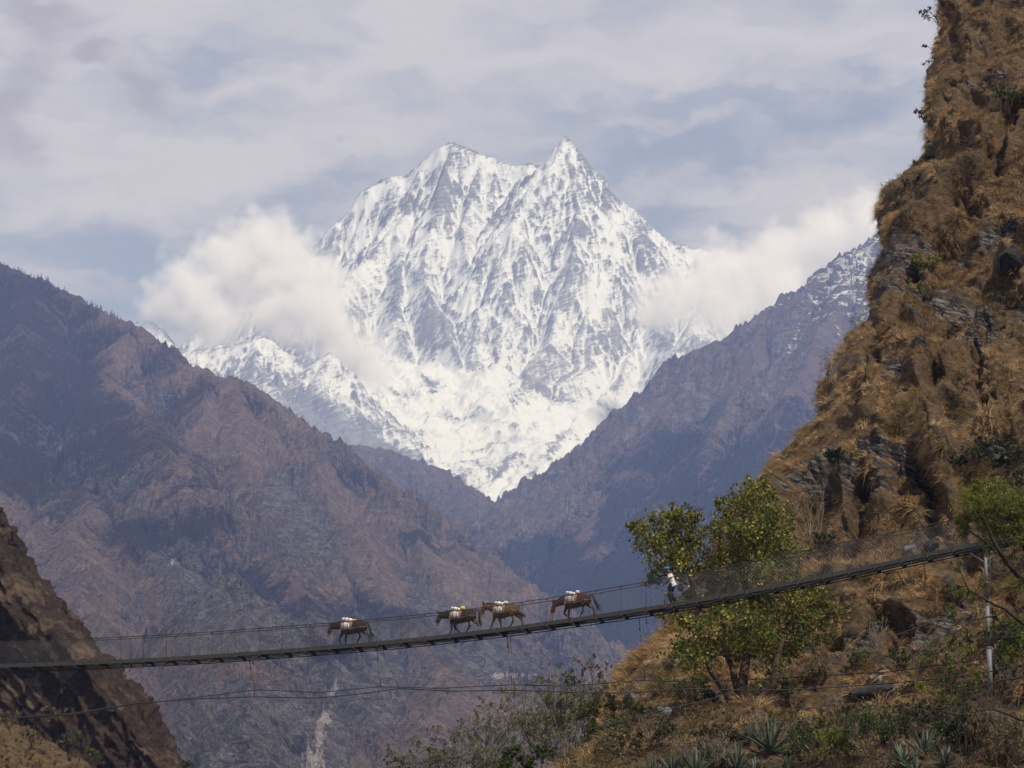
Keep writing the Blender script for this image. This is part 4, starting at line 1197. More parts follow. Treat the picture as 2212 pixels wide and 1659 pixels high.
def loose_cable(label, pts, r, n=60):
    x = np.array([p[0] for p in pts], float)
    xs = np.linspace(x[0], x[-1], n)
    P = [at(a, float(np.interp(a, x, [p[1] for p in pts])), float(np.interp(a, x, [p[2] for p in pts]))) for a in xs]
    o = Geo().tube(P, r, 5).obj('cable', M_CABLE)
    return tag(o, label, 'cable')
loose_cable('long slack cable slanting down from the bridge post towards the bare trees',
            [(760, 1672, 84), (849, 1657, 84), (1006, 1631, 84.5), (1236, 1585, 85.5), (1439, 1532, 87), (1544, 1508, 88), (1677, 1456, 89.5), (1834, 1409, 91), (2062, 1326, 93), (2212, 1276, 95), (2300, 1245, 96)], 0.015)
loose_cable('overhead wire crossing the grassy cliff top at the upper corner', [(2060, -18, 120), (2143, 0, 118), (2212, 14, 116), (2300, 36, 114)], 0.03)
# ------------------------------------------------------------------ animals and the walker
def bake(geo, name, voxel, smooth=4, decimate=None):
    """join overlapping tubes into one continuous skin"""
    tmp = bpy.data.objects.new('tmp_' + name, geo.mesh('tmp_' + name))
    COL.objects.link(tmp)
    r = tmp.modifiers.new('r', 'REMESH'); r.mode = 'VOXEL'; r.voxel_size = voxel; r.use_smooth_shade = True
    s = tmp.modifiers.new('s', 'SMOOTH'); s.factor = 0.5; s.iterations = smooth
    if decimate:
        d = tmp.modifiers.new('d', 'DECIMATE'); d.ratio = decimate
    dg = bpy.context.evaluated_depsgraph_get()
    me = bpy.data.meshes.new_from_object(tmp.evaluated_get(dg))
    me.name = name
    old = tmp.data
    bpy.data.objects.remove(tmp, do_unlink=True); bpy.data.meshes.remove(old)
    return me

def co_of(me):
    a = np.zeros(len(me.vertices) * 3, np.float32); me.vertices.foreach_get('co', a); return a.reshape(-1, 3)

def coat_material(name, coat, dark, pale):
    m, n, out = material(name)
    p = n.pos()
    f = n.noise(p, 9.0, 4, 0.6)
    col = n.mix(n.ss(f, 0.3, 0.7), [c * 0.75 for c in coat], [c * 1.25 for c in coat])
    col = n.mix(n.attr('dark'), col, dark)
    col = n.mix(n.attr('pale'), col, pale)
    h = n.noise(n.scale(p, (1, 1, 3)), 40.0, 3, 0.6)
    nor = n('ShaderNodeBump', {'Strength': 0.25, 'Distance': 0.01, 'Height': h}).outputs[0]
    principled(n, out, col, 0.7, nor, 0.25)
    return m

M_HAIR = simple_mat('black_horse_hair', (0.010, 0.008, 0.007), 0.6, 0.4, 30, 0.3)
M_STRAP = simple_mat('webbing_strap', (0.22, 0.13, 0.06), 0.85, 0.3, 12, 0.1)
M_PAD = simple_mat('woven_saddle_pad', (0.24, 0.13, 0.075), 0.95, 0.4, 14, 0.05)
M_ROPE = simple_mat('dark_rope', (0.02, 0.017, 0.015), 0.9, 0.3, 20, 0.1)
M_HALTER = simple_mat('red_halter', (0.22, 0.05, 0.03), 0.8, 0.3, 20, 0.1)

def sack_mesh(name, size, seed, sag=0.0):
    """a stuffed woven sack: pillow shape with pinched ends and creases"""
    r = np.random.default_rng(seed)
    nu, nv = 22, 14
    u = np.linspace(-1, 1, nu)[:, None]; v = np.linspace(0, 2 * pi, nv, endpoint=False)[None]
    body = np.clip(1 - np.abs(u) ** 3.2, 0, 1) ** 0.55 + 0.05
    cx = np.sign(np.cos(v)) * np.abs(np.cos(v)) ** 0.75; cz = np.sign(np.sin(v)) * np.abs(np.sin(v)) ** 0.75
    X = u * size[0] + 0 * v; Yc = cx * body * size[1]; Z = cz * body * size[2] - sag * u ** 2
    a = perlin3(X * 7 + seed, Yc * 7, Z * 7, seed); w = 1 + 0.10 * a + 0.05 * np.sin(v * 5 + u * 9)
    P = np.stack([X, Yc * w, Z * w], -1)
    F = []
    i = np.arange(nu - 1)[:, None] * nv; j = np.arange(nv)[None]; j2 = (j + 1) % nv
    Q = np.stack([i + j, i + j2, i + nv + j2, i + nv + j], -1).reshape(-1, 4)
    V = P.reshape(-1, 3); V = np.concatenate([V, [[-size[0] * 1.02, 0, -sag]], [[size[0] * 1.02, 0, -sag]]])
    T = [(nu * nv, (k + 1) % nv, k) for k in range(nv)] + [(nu * nv + 1, (nu - 1) * nv + k, (nu - 1) * nv + (k + 1) % nv) for k in range(nv)]
    return np_mesh(name, V, [Q, T])

def sack_material(name, c):
    m, n, out = material(name)
    p = n.pos()
    f = n.noise(p, 6.0, 5, 0.6); w = n.noise(n.scale(p, (1, 1, 4)), 9.0, 3, 0.6)
    col = n.mix(n.ss(f, 0.35, 0.7), [x * 0.78 for x in c], c)
    nor = n('ShaderNodeBump', {'Strength': 0.6, 'Distance': 0.03, 'Height': w}).outputs[0]
    principled(n, out, col, 0.55, nor, 0.3)
    return m
SACK = {k: sack_material('sack_' + k, v) for k, v in dict(white=(0.74, 0.75, 0.73), mint=(0.50, 0.72, 0.64), pink=(0.72, 0.52, 0.48), yellow=(0.62, 0.54, 0.08), tan=(0.40, 0.26, 0.13), grey=(0.48, 0.49, 0.52), ice=(0.60, 0.76, 0.78)).items()}

def make_mule(px, dY_w, label, coat, pose, load_label, load, scale_=1.0):
    """px: picture column of the belly; pose: joints in metres, x forward, z up from the deck"""
    s = arc_at_px(px)
    c = deck_at(s, dY_w)
    d = deck_at(s - 0.5, dY_w) - deck_at(s + 0.5, dY_w); d /= np.linalg.norm(d)      # walking towards the low end
    yaw = math.atan2(d[1], d[0]); pit = math.asin(d[2])
    R = Matrix.Rotation(yaw, 4, 'Z')
    root = empty('mule', Vector(c), label, 'mule', 'pack mules crossing the bridge', yaw)
    tilt = tan(pit)
    def gz(x): return x * tilt                                                          # the deck falls away towards the front
    g = Geo()
    tr = pose['trunk']
    g.tube([(x, 0, z + gz(x) * 0.75) for x, z, a, b in tr], [(a, b) for x, z, a, b in tr], 16)
    g.ball((tr[0][0], 0, tr[0][1] + gz(tr[0][0]) * 0.75), (0.16, tr[0][2], tr[0][3]), 14, 9)
    g.ball((tr[-1][0], 0, tr[-1][1] + gz(tr[-1][0]) * 0.75), (0.12, tr[-1][2], tr[-1][3]), 14, 9)
    nk = pose['neck']
    nz = gz(0.5) * 0.75
    g.tube([(x, 0, z + nz) for x, z, a, b in nk], [(a, b) for x, z, a, b in nk], 14)
    hd = pose['head']
    g.tube([(x, 0, z + nz) for x, z, a, b in hd], [(a, b) for x, z, a, b in hd], 12)
    x, z, a, b = hd[-1]; g.ball((x, 0, z + nz), (a * 1.05, a * 1.05, b * 1.1), 10, 7)
    for sy in (-1, 1):                                                                  # ears
        (ex, ez), (tx, tz) = pose['ear']
        m_ = ((ex * 0.5 + tx * 0.5), sy * 0.075, (ez + tz) / 2 + nz)
        g.tube([(ex, sy * 0.05, ez + nz), m_, (tx, sy * 0.085, tz + nz)], [(0.030, 0.024), (0.036, 0.026), (0.008, 0.010)], 8)
    for sy, joints in pose['legs']:
        J = []
        for k, (x, z, r) in enumerate(joints):
            yy = sy * (0.135 if k < 2 else 0.115 if k < 4 else 0.11)
            J.append((x, yy, z + gz(x) * (0.75 if k == 0 else 1.0)))
        g.tube(J, [(r * 0.92, r) if k else (r * 0.8, r) for k, (x, z, r) in enumerate(joints)], 10)
        x, z, r = joints[-1]
        g.tube([(x, sy * 0.11, 0.065 + z - 0.02 + gz(x)), (x + 0.025, sy * 0.11, z - 0.02 + gz(x))], [0.043, 0.056], 10)
    me = bake(g, 'body', 0.0185, 5)
    V = co_of(me)
    mz = np.array([hd[-1][0], 0, hd[-1][1] + nz])
    pale = 1 - sstep(0.07, 0.13, np.linalg.norm(V - mz, axis=1))
    zz = V[:, 2] - V[:, 0] * tilt
    inner = sstep(0.03, 0.16, 0.5 - np.abs(zz - 0.5)) * (V[:, 0] < -0.5) * (np.abs(V[:, 1]) < 0.14) * (zz < 0.62) * (zz > 0.2)
    pale = np.clip(pale + inner * pose.get('inner', 0.5) + 0.35 * sstep(0.10, 0.0, np.abs(zz - 0.5)) * (np.abs(V[:, 1]) < 0.1) * (np.abs(V[:, 0]) < 0.4), 0, 0.9)
    dark = sstep(0.42, 0.18, zz) * (V[:, 0] < 0.95) * 0.75
    set_attr(me, 'pale', pale); set_attr(me, 'dark', dark)
    body = new_obj('body', me, coat, root)
    # mane: a ridge of short hair on the neck
    gm = Geo()
    for k in range(34):
        t = k / 33
        i = min(int(t * (len(nk) - 1)), len(nk) - 2); f = t * (len(nk) - 1) - i
        a_ = np.array(nk[i]) * (1 - f) + np.array(nk[i + 1]) * f
        dirx = np.array([nk[i + 1][0] - nk[i][0], nk[i + 1][1] - nk[i][1]]); dirx /= np.linalg.norm(dirx)
        nx_, nz_ = -dirx[1], dirx[0]
        b0 = np.array([a_[0] + nx_ * (a_[3] - 0.02), 0, a_[1] + nz_ * (a_[3] - 0.02) + nz])
        gm.tube([b0, b0 + np.array([nx_ * 0.05, random.uniform(-0.015, 0.015), nz_ * 0.05]), b0 + np.array([nx_ * 0.075 - 0.02, random.uniform(-0.05, 0.03), nz_ * 0.075])], [0.02, 0.018, 0.004], 5)
    gm.obj('mane', M_HAIR, root)
    gt = Geo()
    tl = [np.array([x, 0, z + gz(-0.5) * 0.75]) for x, z in pose['tail']]
    gt.tube(tl, np.interp(np.linspace(0, 1, len(tl)), [0, 0.25, 0.75, 1], [0.028, 0.04, 0.05, 0.02]), 8)
    for k in range(26):                                                                # loose hairs at the end of the tail
        a_ = tl[-2] + np.array([random.uniform(-0.03, 0.03), random.uniform(-0.03, 0.03), random.uniform(-0.05, 0.1)])
        e = tl[-1] - tl[-2]
        gt.tube([a_, a_ + e * 0.9 + np.array([random.uniform(-0.05, 0.05), random.uniform(-0.05, 0.05), 0]), a_ + e * random.uniform(1.2, 2.0) + np.array([random.uniform(-0.13, 0.05), random.uniform(-0.06, 0.06), random.uniform(-0.06, 0.02)])], [0.012, 0.009, 0.002], 4)
    gt.obj('tail', M_HAIR, root)
    # saddle pad: a curved cloth over the back, girth, breast strap, breeching and halter
    bx, bz, ba, bb = pose['saddle']
    th = np.radians(np.linspace(-108, 108, 23)); xs = np.linspace(-0.25, 0.25, 9)
    zc = bz + gz(bx) * 0.75
    P = np.array([[(bx + x, sin(t) * (ba + 0.025 + 0.012 * sin(9 * x + 3 * t)), zc + cos(t) * (bb + 0.025) + gz(x) * 0.75) for t in th] for x in xs])
    gp = Geo(); gp.add(P.reshape(-1, 3), grid_faces(9, 23)); P2 = P * 1.0
    P2[..., 1] *= 1.06; P2[..., 2] = zc + (P2[..., 2] - zc) * 1.06
    gp.add(P2.reshape(-1, 3), grid_faces(9, 23)[:, ::-1])
    gp.obj('saddle_pad', pose.get('pad', M_PAD), root)
    def hoop(x, z, a, b, r, name, mat, t0=0, t1=360):
        gg = Geo()
        ang = np.radians(np.linspace(t0, t1, 30))
        gg.tube([(x, sin(q) * a, z + cos(q) * b) for q in ang], r, 5, cap=False)
        return gg.obj(name, mat, root)
    hoop(bx + 0.05, zc, ba + 0.012, bb + 0.014, 0.016, 'girth_strap', M_STRAP)
    x0, z0, a0, b0 = tr[0][0], tr[0][1] + gz(tr[0][0]) * 0.75, tr[0][2], tr[0][3]
    gb = Geo()
    for sy in (-1, 1):
        gb.tube([(bx - 0.2, sy * (ba + 0.02), zc - 0.05), (x0 + 0.06, sy * (a0 + 0.015), z0 - 0.02), (x0 - 0.1, sy * a0 * 0.8, z0 - 0.03), (x0 - 0.172, sy * 0.03, z0 - 0.03)], 0.014, 5)
        gb.tube([(bx - 0.15, sy * 0.1, zc + bb + 0.02), (x0 + 0.1, sy * 0.05, z0 + b0 + 0.012), (x0 - 0.12, 0.0, z0 + b0 * 0.75)], 0.014, 5)
        x1, z1, a1, b1 = tr[-1][0], tr[-1][1] + nz, tr[-1][2], tr[-1][3]
        gb.tube([(bx + 0.2, sy * (ba + 0.02), zc + 0.02), (x1, sy * (a1 + 0.02), z1 + 0.02), (x1 + 0.13, sy * 0.05, z1 - 0.02)], 0.013, 5)
    gb.obj('harness', M_STRAP, root)
    gh = Geo()
    for f in (0.35, 0.78):
        i = min(int(f * (len(hd) - 1)), len(hd) - 2); q = f * (len(hd) - 1) - i
        x, z, a, b = np.array(hd[i]) * (1 - q) + np.array(hd[i + 1]) * q
        dx, dz = hd[i + 1][0] - hd[i][0], hd[i + 1][1] - hd[i][1]; ln = math.hypot(dx, dz); ux, uz = -dz / ln, dx / ln
        ang = np.radians(np.linspace(0, 360, 20))
        gh.tube([(x + ux * cos(t) * (b + 0.006), sin(t) * (a + 0.006), z + nz + uz * cos(t) * (b + 0.006)) for t in ang], 0.009, 4, cap=False)
    gh.obj('halter', M_HALTER, root)
    # the load it carries is a thing of its own
    SC = 1.07
    root.scale = (SC, SC, SC)
    Lr = empty('pack_load', Vector(c) + Vector((0, 0, (zc + bb) * SC)), load_label, 'load', 'sack loads tied on the mules', yaw)
    Lr.scale = (SC, SC, SC)
    off = Vector((0, 0, -(zc + bb)))
    for k, (kind, size, pos, rot) in enumerate(load):
        o = new_obj('sack', sack_mesh('sack', tuple(q * 0.86 for q in size), 40 + k + int(px)), SACK[kind], Lr)
        o.location = Vector((bx + pos[0], pos[1], zc + pos[2])) + off
        o.rotation_euler = tuple(radians(a) for a in rot)
    for xo in (-0.10, 0.08):
        gr = Geo(); ang = np.radians(np.linspace(-125, 125, 26))
        gr.tube([(bx + xo, sin(t) * (ba + 0.16), zc - 0.02 + cos(t) * (bb + 0.225 if abs(t) < 0.9 else bb + 0.20)) + 0 * t for t in ang], 0.010, 5)
        r_ = gr.obj('rope', M_ROPE, Lr); r_.location = off
    return root

# walking poses, measured from the photograph; z is height above the deck under that point
P1 = dict(trunk=[(-0.44, 0.80, 0.185, 0.235), (-0.28, 0.80, 0.215, 0.25), (-0.05, 0.765, 0.235, 0.265), (0.18, 0.745, 0.235, 0.275), (0.36, 0.765, 0.20, 0.25), (0.46, 0.80, 0.155, 0.19)],
          neck=[(0.38, 0.86, 0.11, 0.19), (0.56, 0.87, 0.095, 0.165), (0.76, 0.855, 0.08, 0.135), (0.93, 0.845, 0.075, 0.11), (1.0, 0.83, 0.07, 0.09)],
          head=[(0.97, 0.86, 0.07, 0.075), (1.01, 0.76, 0.082, 0.105), (1.04, 0.65, 0.075, 0.098), (1.07, 0.55, 0.058, 0.072), (1.095, 0.46, 0.052, 0.056)],
          ear=((0.99, 0.92), (1.17, 1.03)), saddle=(0.22, 0.76, 0.245, 0.265),
          legs=[(1, [(0.40, 0.72, 0.115), (0.42, 0.55, 0.078), (0.55, 0.37, 0.050), (0.58, 0.31, 0.048), (0.49, 0.13, 0.029), (0.455, 0.06, 0.034)]),
                (-1, [(0.36, 0.72, 0.115), (0.35, 0.55, 0.078), (0.355, 0.37, 0.048), (0.355, 0.32, 0.047), (0.355, 0.13, 0.029), (0.36, 0.06, 0.034)]),
                (1, [(-0.38, 0.76, 0.17), (-0.28, 0.56, 0.12), (-0.33, 0.41, 0.060), (-0.36, 0.36, 0.050), (-0.23, 0.13, 0.031), (-0.195, 0.06, 0.035)]),
                (-1, [(-0.42, 0.76, 0.17), (-0.46, 0.58, 0.115), (-0.62, 0.42, 0.062), (-0.68, 0.36, 0.050), (-0.70, 0.13, 0.031), (-0.68, 0.06, 0.035)])],
          tail=[(-0.58, 1.0), (-0.66, 0.92), (-0.72, 0.75), (-0.77, 0.58), (-0.82, 0.42)])
def vary(P, **kw):
    Q = dict(P); Q.update(kw); return Q
P2 = vary(P1, legs=[(1, [(0.40, 0.72, 0.115), (0.42, 0.55, 0.078), (0.42, 0.38, 0.050), (0.42, 0.33, 0.047), (0.46, 0.13, 0.029), (0.49, 0.06, 0.034)]),
                    (-1, [(0.38, 0.72, 0.115), (0.36, 0.55, 0.078), (0.36, 0.38, 0.050), (0.33, 0.32, 0.048), (0.16, 0.17, 0.029), (0.11, 0.10, 0.034)]),
                    (1, [(-0.38, 0.76, 0.17), (-0.30, 0.56, 0.12), (-0.34, 0.41, 0.060), (-0.38, 0.36, 0.050), (-0.24, 0.13, 0.031), (-0.20, 0.06, 0.035)]),
                    (-1, [(-0.42, 0.76, 0.17), (-0.48, 0.58, 0.115), (-0.60, 0.42, 0.062), (-0.66, 0.36, 0.050), (-0.67, 0.13, 0.031), (-0.65, 0.06, 0.035)])],
          tail=[(-0.58, 1.0), (-0.70, 0.97), (-0.75, 0.84), (-0.74, 0.62), (-0.76, 0.44)], ear=((0.99, 0.92), (1.10, 1.06)))
P3 = vary(P1, neck=[(0.36, 0.88, 0.11, 0.19), (0.54, 0.95, 0.095, 0.16), (0.72, 0.985, 0.08, 0.135), (0.87, 1.0, 0.075, 0.11), (0.95, 0.99, 0.07, 0.09)],
          head=[(0.92, 1.03, 0.07, 0.075), (0.95, 0.93, 0.082, 0.105), (0.98, 0.82, 0.075, 0.098), (1.0, 0.72, 0.058, 0.072), (1.015, 0.63, 0.052, 0.056)],
          ear=((0.93, 1.09), (0.97, 1.28)), inner=0.6,
          legs=[(1, [(0.40, 0.72, 0.115), (0.43, 0.55, 0.078), (0.50, 0.38, 0.050), (0.52, 0.33, 0.047), (0.60, 0.13, 0.029), (0.63, 0.06, 0.034)]),
                (-1, [(0.34, 0.72, 0.115), (0.29, 0.55, 0.078), (0.25, 0.38, 0.050), (0.24, 0.33, 0.047), (0.20, 0.13, 0.029), (0.20, 0.06, 0.034)]),
                (1, [(-0.38, 0.76, 0.17), (-0.28, 0.56, 0.12), (-0.34, 0.41, 0.060), (-0.38, 0.36, 0.050), (-0.27, 0.13, 0.031), (-0.22, 0.06, 0.035)]),
                (-1, [(-0.42, 0.76, 0.17), (-0.46, 0.58, 0.115), (-0.60, 0.42, 0.062), (-0.67, 0.37, 0.050), (-0.72, 0.14, 0.031), (-0.745, 0.06, 0.035)])],
          tail=[(-0.57, 0.98), (-0.58, 0.86), (-0.55, 0.72), (-0.60, 0.60), (-0.72, 0.52)])
P4 = vary(P1, neck=[(0.38, 0.86, 0.11, 0.19), (0.55, 0.83, 0.095, 0.165), (0.74, 0.76, 0.08, 0.135), (0.90, 0.69, 0.075, 0.11), (0.98, 0.65, 0.07, 0.09)],
          head=[(0.97, 0.68, 0.07, 0.075), (0.99, 0.58, 0.082, 0.105), (1.02, 0.46, 0.075, 0.098), (1.045, 0.36, 0.058, 0.072), (1.06, 0.27, 0.052, 0.056)],
          ear=((0.98, 0.75), (1.0, 0.94)),
          legs=[(1, [(0.40, 0.72, 0.115), (0.42, 0.55, 0.078), (0.52, 0.36, 0.050), (0.53, 0.31, 0.048), (0.36, 0.17, 0.029), (0.30, 0.11, 0.034)]),
                (-1, [(0.36, 0.72, 0.115), (0.36, 0.55, 0.078), (0.37, 0.37, 0.048), (0.38, 0.32, 0.047), (0.40, 0.13, 0.029), (0.41, 0.06, 0.034)]),
                (1, [(-0.38, 0.76, 0.17), (-0.25, 0.56, 0.12), (-0.26, 0.41, 0.060), (-0.29, 0.36, 0.050), (-0.17, 0.13, 0.031), (-0.13, 0.06, 0.035)]),
                (-1, [(-0.42, 0.76, 0.17), (-0.46, 0.58, 0.115), (-0.62, 0.42, 0.062), (-0.67, 0.36, 0.050), (-0.70, 0.13, 0.031), (-0.70, 0.06, 0.035)])],
          tail=[(-0.58, 1.0), (-0.66, 0.93), (-0.73, 0.78), (-0.78, 0.62), (-0.85, 0.46)])
COAT_A = coat_material('dark_brown_coat', (0.014, 0.008, 0.005), (0.006, 0.0045, 0.004), (0.30, 0.20, 0.12))
COAT_B = coat_material('bay_coat', (0.017, 0.008, 0.0045), (0.006, 0.0045, 0.004), (0.30, 0.18, 0.09))
COAT_C = coat_material('light_brown_coat', (0.085, 0.044, 0.021), (0.032, 0.019, 0.011), (0.36, 0.23, 0.13))
COAT_D = coat_material('chestnut_coat', (0.030, 0.0135, 0.006), (0.009, 0.006, 0.005), (0.34, 0.21, 0.11))
side = lambda k, k2, y: [(k, (0.125, 0.085, 0.15), (-0.10, -y, 0.09), (10, 4, 3)), (k2, (0.115, 0.085, 0.14), (0.14, -y, 0.07), (10, 8, 5)), (k2, (0.20, 0.09, 0.15), (0.02, y, 0.08), (-8, 4, -4))]
make_mule(754, 0.55, 'dark brown pack mule leading the file at the low end of the bridge', COAT_A, P1,
          'pale sacks heaped on the dark mule farthest from the cliff', [('white', (0.30, 0.13, 0.09), (0.04, -0.03, 0.36), (0, -8, 3)), ('tan', (0.13, 0.09, 0.07), (-0.25, 0.0, 0.31), (0, 10, 20))] + side('mint', 'white', 0.29))
make_mule(991, 0.55, 'dark bay pack mule with a hanging black tail, just ahead of the light brown mule', COAT_B, P2,
          'white sack with a yellow end on the bay mule ahead of the light brown one', [('white', (0.26, 0.13, 0.085), (0.06, -0.03, 0.35), (0, -10, 3)), ('yellow', (0.12, 0.12, 0.085), (-0.24, -0.02, 0.38), (0, -10, 6))] + side('grey', 'white', 0.29))
make_mule(1085, 0.55, 'light brown pack mule with upright ears and its head raised behind the bay mule', COAT_C, P3,
          'white and green striped sacks on the light brown mule', [('white', (0.27, 0.13, 0.085), (0.02, -0.03, 0.35), (0, -10, 3)), ('pink', (0.05, 0.125, 0.085), (-0.17, -0.03, 0.37), (0, -10, 3)), ('mint', (0.09, 0.10, 0.07), (-0.26, 0.0, 0.38), (0, -12, 10))] + side('mint', 'white', 0.29))
make_mule(1241, 0.55, 'chestnut pack mule with its muzzle near the deck, nearest to the walking person', COAT_D, P4,
          'ice-white sacks with a pink end on the chestnut mule nearest the person', [('ice', (0.27, 0.13, 0.085), (0.04, -0.03, 0.35), (0, -12, 3)), ('pink', (0.10, 0.12, 0.08), (-0.24, -0.02, 0.40), (0, -12, 6))] + side('ice', 'grey', 0.29))

def make_person():
    s = arc_at_px(1449); w = 0.45
    c = deck_at(s, w)
    d = deck_at(s - 0.5, w) - deck_at(s + 0.5, w); d /= np.linalg.norm(d)
    yaw = math.atan2(d[1], d[0]); tilt = d[2] / math.hypot(d[0], d[1])
    root = empty('person', Vector(c), 'person in a white shirt, dark trousers and a bright blue headband walking behind the mules', 'person', None, yaw)
    skin = simple_mat('brown_skin', (0.16, 0.085, 0.055), 0.6, 0.15, 10, 0.3)
    cloth = sack_material('white_shirt_cloth', (0.74, 0.70, 0.64))
    navy = simple_mat('navy_trousers_cloth', (0.012, 0.013, 0.028), 0.9, 0.3, 12, 0.1)
    blue = simple_mat('bright_blue_band', (0.02, 0.28, 0.52), 0.8, 0.15, 14, 0.1)
    darkcap = simple_mat('dark_cap_cloth', (0.03, 0.02, 0.05), 0.9, 0.3, 14, 0.1)
    plum = simple_mat('plum_scarf_cloth', (0.10, 0.025, 0.09), 0.9, 0.3, 14, 0.1)
    shoe = simple_mat('white_trainer', (0.72, 0.71, 0.68), 0.6, 0.15, 20, 0.3)
    legs = [(1, [(0.05, 0.84), (0.12, 0.44), (0.03, 0.10)]), (-1, [(0.02, 0.84), (0.05, 0.45), (-0.12, 0.15)])]
    arms = [(1, [(0.10, 1.36), (0.12, 1.08), (0.33, 0.90)]), (-1, [(0.12, 1.36), (0.17, 1.08), (0.38, 0.92)])]
    g = Geo()
    g.tube([(0.0, 0, 0.86), (0.03, 0, 1.0), (0.07, 0, 1.2), (0.11, 0, 1.36), (0.13, 0, 1.41)], [(0.155, 0.115), (0.14, 0.105), (0.16, 0.115), (0.17, 0.09), (0.07, 0.06)], 14)
    g.tube([(0.13, 0, 1.38), (0.17, 0, 1.47), (0.19, 0, 1.52)], 0.055, 10)
    hc = np.array([0.225, 0, 1.575])
    g.ball(hc, (0.098, 0.076, 0.112), 18, 14)
    g.ball(hc + np.array([0.045, 0, -0.055]), (0.055, 0.055, 0.06), 12, 9)                # jaw
    g.tube([hc + np.array([0.085, 0, 0.02]), hc + np.array([0.122, 0, -0.02]), hc + np.array([0.088, 0, -0.03])], [0.012, 0.017, 0.012], 8)   # nose
    g.tube([hc + np.array([0.085, -0.02, -0.06]), hc + np.array([0.097, 0, -0.06]), hc + np.array([0.085, 0.02, -0.06])], 0.009, 6)           # mouth
    for sy in (-1, 1):
        g.ball(hc + np.array([-0.01, sy * 0.078, -0.005]), (0.02, 0.012, 0.032), 8, 6)     # ears
    for sy, J in legs:
        y = sy * 0.085
        g.tube([(J[0][0], y, J[0][1]), (J[1][0], y, J[1][1]), (J[2][0], y, J[2][1])], [0.085, 0.055, 0.038], 10)
    for sy, J in arms:
        y = sy * 0.185
        g.tube([(J[0][0], y * 0.95, J[0][1]), (J[1][0], y * 1.08, J[1][1]), (J[2][0], y * 0.95, J[2][1])], [0.05, 0.04, 0.028], 10)
        a = np.array([J[2][0], y * 0.95, J[2][1]]); dd = np.array([J[2][0] - J[1][0], -y * 0.1, J[2][1] - J[1][1] - 0.02]); dd /= np.linalg.norm(dd)
        g.tube([a, a + dd * 0.09], [(0.036, 0.02), (0.040, 0.018)], 8)                    # palm
        for q, ln in ((-0.03, 0.07), (-0.01, 0.085), (0.011, 0.08), (0.031, 0.06)):        # four fingers, slightly curled
            b = a + dd * 0.085 + np.array([0, q, 0])
            g.tube([b - dd * 0.02, b + dd * ln * 0.55, b + dd * ln + np.array([-0.01, 0, -0.02])], [0.0105, 0.0098, 0.0085], 6)
        b = a + dd * 0.03 + np.array([0, -sy * 0.03, 0.0])
        g.tube([a + dd * 0.02, b + np.array([0.01, -sy * 0.015, 0.015]), b + dd * 0.045 + np.array([0, -sy * 0.02, 0.015])], [0.012, 0.012, 0.009], 6)   # thumb
    me = bake(g, 'body', 0.0085, 2)
    new_obj('body', me, skin, root)
    # loose shirt, hanging past the hips at the back
    g = Geo()
    g.tube([(-0.09, 0, 0.80), (-0.04, 0, 0.88), (0.0, 0, 1.0), (0.05, 0, 1.18), (0.10, 0, 1.33), (0.125, 0, 1.405)], [(0.18, 0.15), (0.18, 0.15), (0.168, 0.135), (0.185, 0.125), (0.19, 0.10), (0.08, 0.07)], 18)
    for sy, J in arms:
        y = sy * 0.185
        g.tube([(J[0][0], y * 0.8, J[0][1] - 0.01), (J[1][0] - 0.01, y * 1.08, J[1][1] + 0.04)], [0.072, 0.066], 12)
    me = bake(g, 'shirt', 0.014, 3)
    V = co_of(me); f = fbm3(V[:, 0] * 9, V[:, 1] * 9, V[:, 2] * 5, 3, 77)
    V = V + np.stack([f * 0.012, f * 0.012, 0 * f], -1); me.vertices.foreach_set('co', V.astype(np.float32).ravel())
    new_obj('shirt', me, cloth, root)
    g = Geo()
    g.tube([(0.02, 0, 0.76), (0.01, 0, 0.86), (0.0, 0, 0.95)], [(0.17, 0.135), (0.175, 0.14), (0.165, 0.13)], 14)
    for sy, J in legs:
        y = sy * 0.085
        g.tube([(J[0][0], y, J[0][1]), (J[0][0] * 0.5 + J[1][0] * 0.5 + 0.01, y, 0.64), (J[1][0], y, J[1][1]), (J[2][0] * 0.6 + J[1][0] * 0.4, y, J[2][1] * 0.6 + J[1][1] * 0.4), (J[2][0], y, J[2][1] + 0.01)], [0.112, 0.10, 0.085, 0.075, 0.068], 12)
    new_obj('trousers', bake(g, 'trousers', 0.014, 3), navy, root)
    g = Geo(); ang = np.radians(np.linspace(0, 360, 25))
    up = np.array([-0.16, 0, 1.0]) / 1.0127
    g.tube([hc + np.array([cos(t) * 0.098, sin(t) * 0.082, 0.035 - cos(t) * 0.008]) for t in ang], (0.026, 0.040), 8, cap=False)
    new_obj('headband', g.mesh('headband'), blue, root)
    g = Geo(); g.ball(hc + np.array([-0.008, 0, 0.045]), (0.10, 0.083, 0.085), 16, 10)
    new_obj('cap', g.mesh('cap'), darkcap, root)
    g = Geo(); g.tube([(0.10 + 0.085 * cos(t), sin(t) * 0.10, 1.415 + 0.02 * cos(t)) for t in ang], (0.035, 0.035), 8, cap=False)
    g.tube([(0.04, -0.05, 1.41), (-0.03, -0.07, 1.30), (-0.05, -0.06, 1.22)], [(0.045, 0.02), (0.04, 0.02), (0.02, 0.012)], 8)
    new_obj('scarf', g.mesh('scarf'), plum, root)
